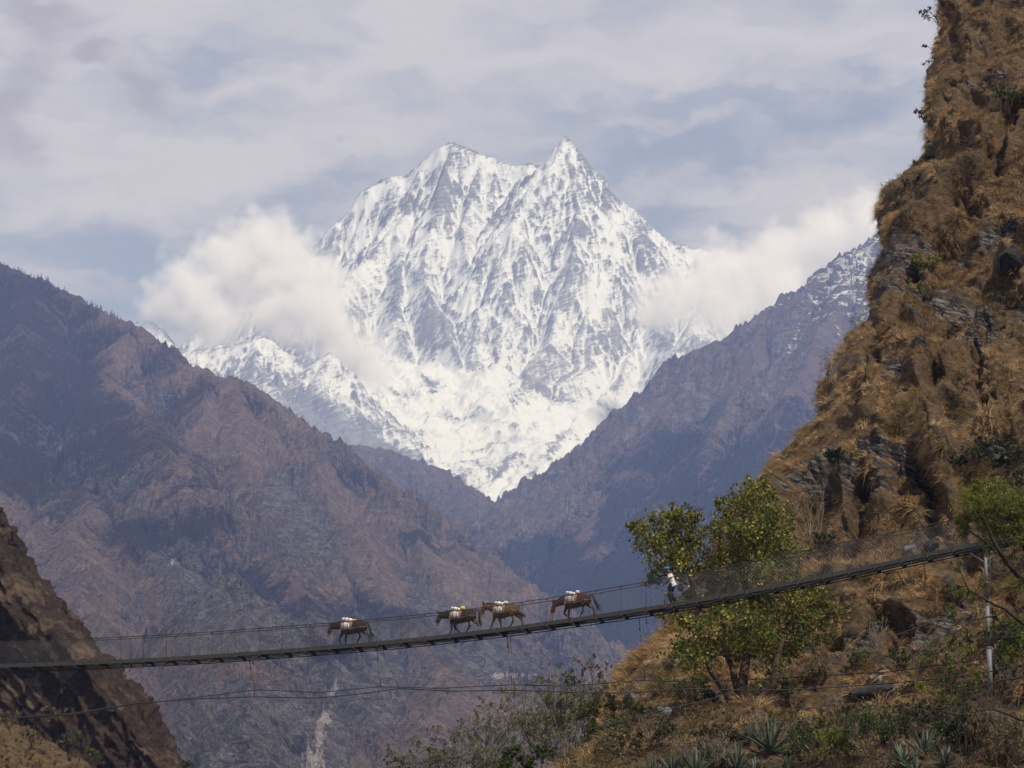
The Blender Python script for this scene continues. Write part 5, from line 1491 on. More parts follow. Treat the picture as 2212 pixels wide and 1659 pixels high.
    for sy, J, lift in ((1, legs[0][1], 0.0), (-1, legs[1][1], 0.5)):
        x, z = J[2]; y = sy * 0.085
        g = Geo()
        t = np.array([cos(lift), 0, -sin(lift)])
        h0 = np.array([x - 0.05, y, z - 0.045])
        if lift == 0: h0[2] = 0.045 + (x) * tilt
        g.tube([h0 - t * 0.02, h0 + t * 0.07, h0 + t * 0.16, h0 + t * 0.215], [(0.040, 0.042), (0.044, 0.048), (0.046, 0.036), (0.030, 0.022)], 10)
        new_obj('shoe', g.mesh('shoe'), shoe, root)
make_person()
# ------------------------------------------------------------------ trees and bushes
def leaf_material(name, a, b, c, trans=0.3):
    m, n, out = material(name)
    t = n.attr('tint')
    col = n.mix(n.ss(t, 0.15, 0.6), a, b)
    col = n.mix(n.ss(t, 0.62, 0.95), col, c)
    d = n('ShaderNodeBsdfPrincipled', {'Roughness': 0.5, 'Specular IOR Level': 0.35}); n.link(col, d.inputs['Base Color'])
    tr = n('ShaderNodeBsdfTranslucent'); n.link(col, tr.inputs['Color'])
    s = n('ShaderNodeMixShader', {0: trans}); n.link(d.outputs[0], s.inputs[1]); n.link(tr.outputs[0], s.inputs[2])
    n.link(s.outputs[0], out.inputs['Surface'])
    return m
M_BARK = simple_mat('brown_bark', (0.085, 0.058, 0.040), 0.95, 0.4, 5.0, 0.1, bump=0.8)
M_BARK_DARK = simple_mat('dark_bark', (0.040, 0.030, 0.022), 0.95, 0.4, 6.0, 0.1, bump=0.6)
M_BARK_PALE = simple_mat('pale_twig_bark', (0.17, 0.135, 0.10), 0.95, 0.3, 6.0, 0.1)
M_BARK_GREY = simple_mat('grey_bark', (0.16, 0.135, 0.115), 0.95, 0.3, 6.0, 0.1)
LEAF = dict(
    fig=leaf_material('olive_yellow_leaves', (0.048, 0.068, 0.012), (0.14, 0.145, 0.022), (0.42, 0.34, 0.05)),
    bright=leaf_material('bright_green_leaves', (0.075, 0.095, 0.015), (0.16, 0.175, 0.024), (0.26, 0.24, 0.035), 0.4),
    green=leaf_material('mid_green_leaves', (0.028, 0.050, 0.012), (0.060, 0.085, 0.018), (0.11, 0.13, 0.028)),
    dark=leaf_material('dark_green_leaves', (0.014, 0.024, 0.009), (0.030, 0.042, 0.014), (0.06, 0.068, 0.02)),
    dry=leaf_material('dry_olive_leaves', (0.075, 0.062, 0.028), (0.13, 0.105, 0.045), (0.20, 0.155, 0.065)),
    olive=leaf_material('grey_olive_leaves', (0.10, 0.095, 0.05), (0.16, 0.148, 0.075), (0.23, 0.21, 0.11)),
    red=leaf_material('rust_red_leaves', (0.07, 0.02, 0.012), (0.14, 0.035, 0.02), (0.20, 0.06, 0.03)))

def leaf_cloud(centers, radii, counts, size, seed, shape=0.5, tint=0.5, hollow=0.35, along=None):
    """separate leaf-sized faces scattered through clumps, thinner at the heart and ragged at the rim"""
    r = np.random.default_rng(seed)
    Vs = []; Ts = []
    for c, R, k in zip(centers, radii, counts):
        nsub = max(3, int(k / 16))                                         # sprays of leaves inside the clump
        u = r.normal(0, 1, (nsub, 3)); u /= np.linalg.norm(u, axis=1, keepdims=True)
        q = (hollow + (1.05 - hollow) * r.uniform(0, 1, nsub) ** 0.6)[:, None]
        sc = np.asarray(c) + u * q * np.asarray([R, R, R * 0.85])
        i = r.integers(0, nsub, k)
        p = sc[i] + r.normal(0, 0.13 * R, (k, 3))
        Vs.append(p); Ts.append(np.clip(tint + r.normal(0, 0.15, nsub)[i] + r.normal(0, 0.17, k), 0, 1))
    p = np.concatenate(Vs); t = np.concatenate(Ts); k = len(p)
    a = r.normal(0, 1, (k, 3)); a[:, 2] -= 0.5; a /= np.linalg.norm(a, axis=1, keepdims=True)
    b = np.cross(a, r.normal(0, 1, (k, 3))); b /= np.linalg.norm(b, axis=1, keepdims=True)
    s = (size * r.uniform(0.6, 1.3, k))[:, None]
    nrm = np.cross(a, b)
    V = np.stack([p - a * s * 0.5, p + b * s * shape * 0.5 + nrm * s * 0.08, p + a * s * 0.55, p - b * s * shape * 0.5 + nrm * s * 0.08], 1).reshape(-1, 3)
    Q = np.arange(k)[:, None] * 4 + np.arange(4)[None]
    return V, Q, np.repeat(t, 4)

def leaves_obj(name, parent, off, mat, *args, **kw):
    V, Q, t = leaf_cloud(*args, **kw)
    me = np_mesh(name, V - np.asarray(tuple(off)), Q, smooth=False)
    set_attr(me, 'tint', t)
    o = new_obj(name, me, mat, parent)
    o['kind'] = 'stuff'
    return o

def wiggle(a, b, n, amp, rnd):
    a = np.asarray(tuple(a), float); b = np.asarray(tuple(b), float)
    t = np.linspace(0, 1, n)[:, None]
    o = np.cumsum(rnd.normal(0, 1, (n, 3)), axis=0); o -= t * o[-1]; o *= amp * np.linalg.norm(b - a) / max(n, 1) ** 0.5
    o[0] = 0
    return a + (b - a) * t + o

def build_big_tree():
    Y0 = 106.0
    r = np.random.default_rng(31)
    base = at(1608, 1558, Y0); base.z -= 0.3
    root = empty('fig_tree', base, 'large spreading tree with olive and yellow leaves, its forked trunk standing behind the footbridge', 'tree')
    limbs = [  # (points in the picture with depth offset), radius start, end
        ([(1598, 1568, 0), (1589, 1529, -0.3), (1568, 1491, -0.6), (1537, 1449, -0.8), (1519, 1400, -0.6), (1505, 1338, 0), (1496, 1270, 0.3), (1475, 1200, 0.3), (1450, 1150, 0.2)], 0.33, 0.05),
        ([(1606, 1570, 0.2), (1600, 1520, 0.6), (1582, 1442, 0.8), (1564, 1393, 1.2), (1560, 1330, 1.2), (1570, 1260, 1)], 0.30, 0.05),
        ([(1612, 1570, 0), (1604, 1511, 0.2), (1612, 1420, 0.5), (1613, 1293, 0.6), (1600, 1200, 0.8), (1598, 1130, 0.8), (1615, 1075, 0.6)], 0.36, 0.05),
        ([(1622, 1568, 0), (1640, 1520, -0.4), (1668, 1480, -0.8), (1674, 1440, -1.0), (1690, 1385, -0.6), (1712, 1340, 0), (1750, 1300, 0.5)], 0.30, 0.05),
        ([(1613, 1330, 0.5), (1640, 1240, 1.2), (1660, 1170, 1.6), (1665, 1110, 1.6)], 0.16, 0.04),
        ([(1496, 1270, 0.3), (1440, 1220, -0.4), (1410, 1175, -0.6)], 0.08, 0.03),
        ([(1519, 1400, -0.6), (1480, 1340, -1.2), (1450, 1310, -1.4)], 0.09, 0.03)]
    g = Geo()
    pts = []
    for P, r0, r1 in limbs:
        W = [np.array(at(px, py, Y0 + d)) for px, py, d in P]
        F = []
        for a, b in zip(W[:-1], W[1:]):
            F += list(wiggle(a, b, 5, 0.035, r))[:-1]
        F.append(W[-1])
        g.tube(F, np.interp(np.linspace(0, 1, len(F)), [0, 0.35, 1], [r0, r0 * 0.55, r1]), 9)
        pts += F
    V = g.obj('trunk', M_BARK, root); V.location = -base
    pts = np.array(pts)
    cl = [(1440, 1155, 55), (1398, 1165, 42), (1482, 1172, 50), (1503, 1222, 45), (1452, 1215, 50), (1372, 1142, 20), (1415, 1245, 26), (1490, 1118, 32), (1532, 1252, 30), (1462, 1108, 22), (1425, 1110, 22),
          (1640, 1062, 32), (1612, 1082, 46), (1660, 1115, 46), (1600, 1135, 48), (1652, 1172, 60), (1700, 1192, 42), (1605, 1192, 42), (1556, 1082, 18), (1542, 1150, 22), (1685, 1145, 36), (1620, 1040, 15), (1655, 1045, 18), (1570, 1115, 24),
          (1448, 1312, 26), (1425, 1325, 14), (1482, 1345, 34), (1540, 1372, 45), (1502, 1425, 46), (1560, 1292, 38), (1642, 1302, 48), (1702, 1302, 48), (1762, 1302, 42), (1792, 1325, 32), (1702, 1352, 48), (1622, 1385, 46),
          (1662, 1425, 36), (1732, 1385, 36), (1782, 1372, 24), (1602, 1335, 40), (1482, 1290, 28), (1470, 1395, 24), (1515, 1470, 18), (1690, 1410, 26), (1745, 1345, 34), (1560, 1215, 36), (1600, 1245, 40), (1655, 1245, 42), (1710, 1250, 36), (1540, 1325, 36), (1590, 1400, 34), (1650, 1360, 44), (1530, 1410, 34), (1500, 1300, 34), (1735, 1290, 34)]
    cs, rs, ks = [], [], []
    gb = Geo()
    for px, py, pr in cl:
        dY = r.uniform(-1.6, 1.6)
        c = np.array(at(px, py, Y0 + dY)); R = pr * Y0 / FPX * 1.18
        cs.append(c); rs.append(R); ks.append(int(640 * (pr / 45) ** 2 * (1.2 if py > 1270 else 1.35)) + 40)
        j = np.argmin(np.linalg.norm(pts - c, axis=1) + 0.6 * np.maximum(pts[:, 2] - c[2], 0))
        P = wiggle(pts[j], c, 7, 0.08, r)
        gb.tube(P, np.linspace(0.05, 0.02, 7), 5)
        for _ in range(4):
            gb.tube(wiggle(P[r.integers(3, 7)], c + r.normal(0, 0.55, 3) * R, 5, 0.1, r), np.linspace(0.016, 0.006, 5), 4)
    V = gb.obj('branches', M_BARK, root); V.location = -base; V['kind'] = 'stuff'
    leaves_obj('crown', root, base, LEAF['fig'], cs, rs, ks, 0.142, 32, shape=0.8, tint=0.50, hollow=0.05)
build_big_tree()

def shrub(name, label, px, py, R_px, leaf, n, size, Y=None, seed=0, cat='bush', group=None, hgt=1.0, stems=6, shape=0.5, tint=0.5, bark=None, part='foliage', flat=0.8, lean=0.0):
    """a bush: stems from one foot, leaf sprays on their ends"""
    r = np.random.default_rng(1000 + seed)
    if Y is None:
        p, nn_ = on_cliff(px, py)
        Rw = R_px * p.y / FPX
        p = p + (nn_ * 0.1 if lean else Vector((0, -0.30, 0.45)) * Rw + nn_ * 0.25 * Rw)
    else:
        p = at(px, py, Y)
    R = R_px * p.y / FPX
    foot = Vector((p.x, p.y, p.z - R * hgt))
    if Y is None:
        f, _ = on_cliff(px + lean, py + R_px * hgt * 0.8); foot = f - Vector((0, 0, 0.1))
    root = empty(name, foot, label, cat, group)
    g = Geo(); cs, rs, ks = [], [], []
    f0 = np.array(foot)
    for k in range(stems):
        c = np.array(p) + r.uniform(-1, 1, 3) * np.array([0.75, 0.5, 0.6 * flat]) * R
        P = wiggle(f0 + r.normal(0, 0.05, 3), c, 6, 0.09, r)
        g.tube(P, np.linspace(0.022, 0.008, 6) * max(0.7, R), 5)
        for _ in range(3):
            g.tube(wiggle(P[r.integers(2, 5)], c + r.normal(0, 0.4, 3) * R, 4, 0.1, r), np.linspace(0.011, 0.004, 4) * max(0.7, R), 4)
        cs.append(c); rs.append(R * r.uniform(0.35, 0.6)); ks.append(max(6, n // stems))
    s = g.obj('stems', bark or M_BARK_DARK, root); s.location = -foot
    leaves_obj(part, root, foot, LEAF[leaf], cs, rs, ks, size, 2000 + seed, shape=shape, tint=tint, hollow=0.1)
    return root

# bushes on the cliff face and along its edge, one by one
CL = [(2002, 22, 26, 'dark', 150, 0.22, 'dark scraggy bush leaning out from the very top of the cliff edge'),
      (2008, 88, 20, 'dark', 120, 0.22, 'dark bush jutting from the cliff edge below the topmost one'),
      (2000, 128, 14, 'dark', 70, 0.2, 'small wispy bush on the cliff edge under the dark ones'),
      (1992, 246, 22, 'dark', 190, 0.26, 'round dark bush overhanging the cliff edge against the sky'),
      (1998, 345, 24, 'green', 260, 0.24, 'bright olive bush on the rocky nose of the cliff edge'),
      (1972, 392, 18, 'dark', 150, 0.22, 'dark bush in a notch below the rocky nose'),
      (2178, 228, 34, 'green', 300, 0.26, 'green bush high on the cliff beside dry brown scrub'),
      (2140, 205, 30, 'dry', 240, 0.24, 'leafless brown scrub high on the cliff'),
      (2005, 560, 22, 'bright', 230, 0.22, 'bright green bush in the middle of the cliff face'),
      (1992, 622, 20, 'bright', 190, 0.22, 'second bright green bush, under the one in the middle of the cliff face'),
      (1925, 428, 16, 'dry', 90, 0.18, 'dry twiggy bush on the cliff edge against pale cloud'),
      (1832, 732, 11, 'dark', 70, 0.18, 'tiny dark bush sticking out from the cliff edge over the blue mountain'),
      (1808, 1002, 28, 'dark', 420, 0.19, 'rounded dark green bush on the golden slope above the big tree'),
      (1858, 1052, 19, 'dark', 230, 0.18, 'small dark green bush beside a grey rock rib'),
      (1690, 1000, 14, 'green', 90, 0.16, 'low green bush on the grassy shoulder of the cliff'),
      (2150, 660, 22, 'green', 190, 0.2, 'green bush under the dark rock slab on the cliff'),
      (2095, 1010, 34, 'dark', 420, 0.18, 'dark shrub in the shade above the leafy bridge-end tree'),
      (2180, 1020, 40, 'dark', 620, 0.18, 'large dark shrub at the cliff foot beside a shaded hollow'),
      (2080, 830, 16, 'green', 100, 0.18, 'pale green bush among dry grass half way up the cliff'),
      (2120, 1395, 36, 'green', 330, 0.15, 'green bush behind the steel post'),
      (2055, 1295, 24, 'dark', 230, 0.15, 'dark bush before a hollow in the golden grass'),
      (2000, 1430, 24, 'green', 200, 0.14, 'small green bush in dry grass near the post foot'),
      (1450, 1432, 22, 'bright', 190, 0.14, 'bright green sapling at the toe of the hillside'),
      (1432, 1492, 24, 'bright', 200, 0.14, 'second bright green sapling beside white stones'),
      (1500, 1560, 30, 'dry', 260, 0.13, 'dry brown brush in front of the big tree trunk'),
      (1560, 1580, 26, 'dry', 230, 0.13, 'tangled dry brush around the foot of the big tree'),
      (1690, 1560, 30, 'fig', 260, 0.14, 'low bush with yellowing leaves beside the big trunk'),
      (1890, 1620, 62, 'green', 1100, 0.12, 'broad leafy green bush near the lower edge, between the agaves'),
      (1790, 1560, 22, 'dry', 160, 0.12, 'dry bush with pale seed heads on the bank'),
      (2050, 1560, 40, 'dry', 380, 0.12, 'brown scrub under the steel post'),
      (2140, 1600, 55, 'dry', 560, 0.12, 'dense dry thicket at the lower corner'),
      (1330, 1600, 34, 'green', 340, 0.13, 'green bush low on the hillside toe'),
      (1300, 1640, 30, 'dry', 300, 0.13, 'dry brush at the very toe of the hillside')]
for k, (px, py, R, lf, n_, sz, lb) in enumerate(CL):
    edge_ = px < 2012 and py < 760
    shrub('bush', lb, px, py, R * (1.45 if edge_ else 1.15), lf, int(n_ * (2.4 if edge_ else 1.7)), sz * 0.85, None, k, shape=0.6, lean=(14 if px < 2012 and py < 760 else 0))

# undergrowth along the foot of the slope, each bush where one shows
UN = [(1365, 1560, 30, 'bright', 'bright bush between white stones and the grove'), (1400, 1585, 30, 'dry', 'dry brush between white stones and the dense agave row'), (1440, 1600, 28, 'green', 'mid green bush above the dense agave row'), (1352, 1625, 30, 'dry', 'brown brush above the young agave'),
      (1520, 1600, 26, 'dry', 'twiggy brown bush above the middle of the agave row'), (1595, 1610, 24, 'dark', 'dark bush in the shade right under the big trunk'.replace('right ', '')), (1640, 1590, 24, 'green', 'green bush between the big trunk and the large agave'), (1720, 1600, 30, 'dry', 'straw-brown bush beside the large agave'),
      (1745, 1645, 40, 'green', 'green bush touching the large agave and the lower edge'), (1800, 1650, 40, 'bright', 'bright leafy bush joined to the broad green one'), (1760, 1590, 26, 'fig', 'yellow-flecked bush in front of the humped boulder'), (1830, 1555, 24, 'dry', 'brown brush under the humped boulder'),
      (1930, 1560, 26, 'dry', 'dry bush between humped boulder and thorny tree'), (1925, 1600, 30, 'dark', 'dark bush behind the broad green one'), (1990, 1560, 34, 'green', 'green scrub below the thorny tree'), (2080, 1500, 40, 'green', 'green scrub between thorny tree and post foot'),
      (2170, 1480, 46, 'dark', 'dark scrub beyond the post foot'), (2190, 1420, 44, 'green', 'tall green scrub behind the post beyond its middle'), (2100, 1620, 46, 'dark', 'dark brush in the dry thicket'), (2180, 1640, 50, 'dry', 'lowest dry brush in the corner thicket'), (2050, 1610, 36, 'green', 'green bush among the upright agaves and thicket'),
      (2160, 1380, 34, 'dark', 'dark shrub beside the rust-red bush'), (2195, 1240, 34, 'dark', 'dark shrub behind the bridge end'), (1960, 1500, 24, 'dry', 'dry low scrub beside the humped boulder'), (1700, 1500, 26, 'green', 'green sapling between big trunk and humped boulder'), (1640, 1500, 22, 'fig', 'yellowing bush close behind the forked trunk'),
      (1760, 1470, 22, 'dry', 'brown scrub below the shaded grass hollow'), (1480, 1500, 28, 'green', 'sapling in front of the leaning tree limb'), (1520, 1530, 26, 'green', 'low green bush before the forked trunk'), (1850, 1440, 22, 'green', 'green tuft of bush above the humped boulder'), (1940, 1430, 22, 'green', 'green bush above the cable anchors'),
      (2130, 975, 30, 'dark', 'dark ivy-like bush at the cliff foot above the light green tree'), (2205, 1060, 30, 'dark', 'dark shrub at the cliff foot beside the grey boulder'), (1785, 1180, 24, 'dark', 'dark bush in the shadow of the rock rib'), (1690, 1215, 22, 'green', 'green bush peeping above the netting beside the big crown')]
for k, (px, py, R, lf, lb) in enumerate(UN):
    shrub('bush', lb, px, py, R * 1.25, lf, int(30 * R), 0.13, None, 100 + k, shape=0.55, stems=10)

# sparse small trees on the slope
for k, (px, py, R, lb) in enumerate([(1745, 1105, 46, 'thin open tree with sparse green leaves on the golden slope above the bridge'),
                                     (1895, 1360, 30, 'small dead-looking tree in the shade of the slope below the bridge'),
                                     (2040, 1450, 55, 'sparse thorny tree with small green leaves left of the post foot'.replace('left of', 'beside'))]):
    shrub('small_tree', lb, px, py, R, 'green', 170 + 60 * k, 0.15, None, 300 + k, cat='tree', stems=9, bark=M_BARK_PALE if k < 2 else M_BARK_DARK, part='crown', hgt=1.4)
shrub('bush', 'rust-red leafed bush behind the limbs of the leafy bridge-end tree', 2200, 1300, 28, 'red', 340, 0.13, 90.5, 350)
for k, (px, py, R, lb) in enumerate([(1925, 412, 26, 'bare grey twigs reaching over the cliff edge'), (1960, 440, 30, 'bare crooked shrub on the brow of the cliff'), (1850, 700, 24, 'bare twiggy shrub on the steep cliff edge'), (1800, 790, 34, 'bare branching shrub above the jutting grassy step'),
                                     (2140, 1570, 60, 'bare pale branches in the lower corner'), (2190, 1540, 60, 'tall bare pale twigs at the lower corner'), (1640, 1560, 46, 'pale bare stems rising in front of the big trunk'), (1545, 1600, 44, 'tangle of bare brown twigs over the dense agave row'), (1480, 1600, 40, 'bare twigs leaning over the start of the agave row'), (1720, 1570, 40, 'fan of bare twigs above the large agave'), (1850, 1560, 36, 'bare twigs behind the broad green bush'), (2070, 1560, 46, 'bare grey twigs in the thorny scrub'), (2130, 1500, 46, 'bare twigs crossing in front of the post foot'), (2180, 1440, 50, 'tall bare twigs beyond the post'), (1400, 1560, 34, 'bare twigs near the white stones'), (2020, 1620, 40, 'bare low twigs among the upright agaves')]):
    shrub('bare_shrub', lb, px, py, R, 'dry', 24, 0.12, None if k < 4 else 89.0 if k < 7 else 86.5 if py > 1590 else 90.0, 360 + k, stems=13, bark=M_BARK_PALE, hgt=1.2, cat='shrub')

def build_end_tree():
    """fine-leaved tree standing in front of the bridge end, its foot outside the frame"""
    Y0 = 88.0
    r = np.random.default_rng(41)
    base = at(2300, 1580, Y0)
    root = empty('acacia_tree', base, 'fine-leaved light green tree spreading in front of the bridge end and the steel post', 'tree')
    limbs = [([(2300, 1580, 0), (2275, 1420, 0), (2240, 1310, 0), (2212, 1258, 0), (2182, 1222, -0.2), (2153, 1183, -0.3), (2135, 1142, -0.2), (2112, 1104, 0), (2090, 1082, 0)], 0.20, 0.03),
             ([(2240, 1310, 0), (2225, 1230, 0.4), (2205, 1160, 0.5), (2190, 1090, 0.5)], 0.10, 0.03),
             ([(2275, 1420, 0), (2212, 1348, -0.5), (2172, 1317, -0.7), (2135, 1299, -0.8), (2094, 1277, -0.8), (2069, 1222, -0.8)], 0.09, 0.02),
             ([(2172, 1317, -0.7), (2150, 1330, -0.9), (2100, 1340, -1), (2060, 1370, -1)], 0.045, 0.015),
             ([(2275, 1450, 0), (2212, 1460, -0.6), (2160, 1470, -0.9), (2100, 1490, -1.0), (2045, 1480, -1)], 0.06, 0.015),
             ([(2290, 1520, 0), (2220, 1560, -0.8), (2140, 1530, -1), (2080, 1545, -1), (2010, 1535, -1)], 0.07, 0.015),
             ([(2290, 1540, 0), (2200, 1620, -1.2), (2110, 1600, -1.4), (2020, 1605, -1.4), (1950, 1600, -1.4)], 0.07, 0.015),
             ([(2182, 1222, -0.2), (2160, 1200, 0.2), (2120, 1165, 0.3), (2090, 1145, 0.3)], 0.05, 0.02)]
    g = Geo(); pts = []
    for P, r0, r1 in limbs:
        W = [np.array(at(px, py, Y0 + d)) for px, py, d in P]; F = []
        for a, b in zip(W[:-1], W[1:]): F += list(wiggle(a, b, 5, 0.05, r))[:-1]
        F.append(W[-1]); g.tube(F, np.linspace(r0, r1, len(F)), 8); pts += F[3:]
    o = g.obj('trunk', M_BARK_DARK, root); o.location = -base
    pts = np.array(pts)
    cl = [(2098, 1080, 30), (2135, 1062, 30), (2170, 1078, 36), (2122, 1110, 34), (2180, 1122, 36), (2088, 1122, 20), (2145, 1150, 34), (2205, 1092, 30), (2215, 1150, 36), (2082, 1148, 14), (2108, 1052, 14), (2150, 1042, 14), (2240, 1110, 40),
          (2062, 1270, 14), (2090, 1290, 18), (2062, 1312, 18), (2122, 1252, 14), (2205, 1262, 20), (2192, 1335, 24), (2140, 1362, 16), (2060, 1385, 20), (2100, 1405, 18), (2050, 1440, 18), (2110, 1460, 18), (2030, 1500, 18), (2080, 1520, 16), (2180, 1420, 22), (2000, 1420, 16), (1990, 1480, 14), (2180, 1200, 18), (2070, 1225, 14), (2230, 1390, 30)]
    cs, rs, ks = [], [], []; gb = Geo()
    for px, py, pr in cl:
        c = np.array(at(px, py, Y0 + r.uniform(-0.9, 0.7))); R = pr * Y0 / FPX * 1.3
        cs.append(c); rs.append(R); ks.append(int((760 if py < 1170 else 300) * (pr / 30) ** 1.6) + 30)
        j = np.argmin(np.linalg.norm(pts - c, axis=1))
        P = wiggle(pts[j], c, 6, 0.09, r); gb.tube(P, np.linspace(0.022, 0.009, 6), 4)
        for _ in range(5): gb.tube(wiggle(P[r.integers(2, 6)], c + r.normal(0, 0.6, 3) * R, 5, 0.12, r), np.linspace(0.010, 0.004, 5), 4)
    o = gb.obj('branches', M_BARK_DARK, root); o.location = -base; o['kind'] = 'stuff'
    leaves_obj('crown', root, base, LEAF['bright'], cs, rs, ks, 0.15, 42, shape=0.34, tint=0.5, hollow=0.05)
build_end_tree()

# thin, almost leafless riverside trees below the bridge
def bare_tree(px, top, foot, Y, seed, leafy, label):
    r = np.random.default_rng(500 + seed)
    b = at(px, foot, Y); t = at(px + r.uniform(-10, 10), top, Y)
    root = empty('bare_tree', b, label, 'tree', 'thin bare trees below the bridge')
    P = wiggle(b, t, 9, 0.05, r); h = t.z - b.z
    g = Geo(); g.tube(P, np.linspace(0.075, 0.012, 9) * (h / 9), 6)
    o = g.obj('trunk', M_BARK_GREY if seed % 3 else M_BARK, root); o.location = -b
    gb = Geo(); cs, rs, ks = [], [], []
    for k in range(15):
        f = r.uniform(0.28, 0.97); q = f * 8; i = int(q); a = P[i] + (P[min(i + 1, 8)] - P[i]) * (q - i)
        an = r.uniform(0, 2 * pi); L = h * r.uniform(0.14, 0.30) * (1.25 - f * 0.7)
        e = a + np.array([cos(an) * L * 0.7, sin(an) * L * 0.7, L * r.uniform(0.55, 1.0)])
        B = wiggle(a, e, 5, 0.09, r); gb.tube(B, np.linspace(0.020, 0.007, 5), 4)
        for _ in range(6):
            s_ = B[r.integers(1, 5)]; an = r.uniform(0, 2 * pi)
            e2 = s_ + np.array([cos(an) * 0.5, sin(an) * 0.5, r.uniform(0.4, 1.0)]) * L * 0.42
            gb.tube(wiggle(s_, e2, 4, 0.1, r), np.linspace(0.009, 0.004, 4), 3)
        cs.append(e); rs.append(L * 0.45); ks.append(int(leafy * r.uniform(0.4, 1.4)))
    o = gb.obj('branches', M_BARK_GREY, root); o.location = -b; o['kind'] = 'stuff'
    leaves_obj('crown', root, b, LEAF['olive' if seed % 3 else 'green'], cs, rs, ks, 0.11, 600 + seed, shape=0.5, tint=0.5, hollow=0.0)
TR = [(1005, 1570, 1740), (1048, 1545, 1730), (1076, 1535, 1720), (1103, 1555, 1715), (1125, 1510, 1710), (1160, 1540, 1700), (1185, 1470, 1690), (1206, 1500, 1680), (1224, 1455, 1670), (1243, 1480, 1655), (1262, 1470, 1650), (1284, 1445, 1630), (1318, 1500, 1600), (930, 1620, 1750), (890, 1640, 1760), (850, 1630, 1760), (905, 1600, 1750), (940, 1575, 1745), (985, 1560, 1740), (1012, 1530, 1735), (1035, 1560, 1720), (1062, 1520, 1720), (1090, 1500, 1715), (1112, 1490, 1710), (1135, 1540, 1700), (1150, 1478, 1700), (1172, 1500, 1690),
      (1196, 1445, 1680), (1215, 1470, 1670), (1232, 1505, 1660), (1252, 1440, 1650), (1275, 1425, 1640), (1290, 1480, 1630), (1305, 1450, 1610), (1330, 1470, 1590), (1060, 1600, 1740), (960, 1640, 1760), (1180, 1580, 1690), (1245, 1530, 1660)]
TW = ['slim', 'crooked', 'forked', 'twiggy', 'leaning', 'feathery', 'spindly', 'open', 'ragged', 'straight', 'brushy', 'drooping', 'wiry']
for k, (px, top, foot) in enumerate(sorted(TR)):
    where = ('standing far out at the edge of the grove' if px < 930 else 'in the faded outer part of the grove' if px < 1000 else 'under the bay mule in the grove' if px < 1050 else 'under the light brown mule in the grove' if px < 1130 else
             'in the tallest part of the grove' if px < 1190 else 'under the chestnut mule in the grove' if px < 1250 else 'beside the toe of the grassy hillside')
    bare_tree(px, top, foot, 128 + 26 * ((k * 7) % 10) / 10.0, k, 46 if k % 4 else 80, f'{TW[k % 13]} nearly bare {"grey" if k % 3 else "brown"} tree {where}')
LOW = [(1262, 1545, 40, 'bright', 1100, 0.13, 112, 'vivid green bush among the bare trees'), (1290, 1580, 30, 'bright', 700, 0.13, 110, 'vivid green bush in front of the taller one among the bare trees'), (1350, 1565, 26, 'bright', 220, 0.15, 106, 'yellow-green bush at the toe of the slope'),
       (1110, 1625, 24, 'green', 420, 0.2, 100, 'glossy dark green sapling beside the slack cable'), (1085, 1655, 24, 'green', 380, 0.2, 99, 'glossy dark green sapling touching the lower edge'), (1142, 1650, 20, 'green', 320, 0.2, 100, 'small glossy sapling between two others at the lower edge'), (1172, 1620, 17, 'green', 280, 0.2, 100, 'lone glossy sapling with a thin pale stem'),
       (1215, 1520, 46, 'olive', 1500, 0.13, 126, 'olive-brown bush under the bare trees'), (1160, 1560, 50, 'olive', 1600, 0.13, 130, 'wide olive-brown thicket below the bridge'), (1210, 1610, 48, 'olive', 1500, 0.13, 118, 'dry thicket close to the lower edge'), (1060, 1640, 50, 'olive', 1400, 0.13, 128, 'low dry thicket in the grove'), (960, 1650, 44, 'olive', 1100, 0.13, 135, 'faded thicket at the edge of the grove'),
       (1270, 1640, 44, 'dry', 1200, 0.12, 106, 'brown thicket where the hillside meets the grove'), (1330, 1520, 30, 'dry', 700, 0.12, 112, 'brown bush against the foot of the grassy slope'), (1290, 1500, 30, 'olive', 700, 0.13, 124, 'olive bush behind the vivid green ones'),
       (880, 1655, 26, 'olive', 600, 0.13, 138, 'lonely faded bush farthest from the hillside'), (1240, 1462, 26, 'green', 600, 0.13, 140, 'dark green bush topping the grove')]
for k, (px, py, R, lf, n_, sz, Y, lb) in enumerate(LOW):
    shrub('bush', lb, px, py, R, lf, n_, sz, Y, 700 + k, stems=9, hgt=1.6, shape=0.55)
for k, (px, py, R, lf, Y, lb) in enumerate([(150, 1600, 34, 'green', 232, 'green bush at the foot of the dark cliff'), (70, 1580, 28, 'dry', 226, 'brown bush on the golden bank'), (200, 1630, 26, 'green', 228, 'leafy bush between dark cliff and golden bank'), (110, 1545, 30, 'dry', 236, 'dry reedy bush below the dark cliff'), (20, 1545, 24, 'dry', 232, 'tangled dry bush at the top of the golden bank'), (405, 1648, 14, 'green', 258, 'green tuft of bush at the toe of the dark cliff')]):
    shrub('bush', lb, px, py, R, lf, 260, 0.3, Y, 800 + k, stems=8, hgt=1.2, shape=0.5)

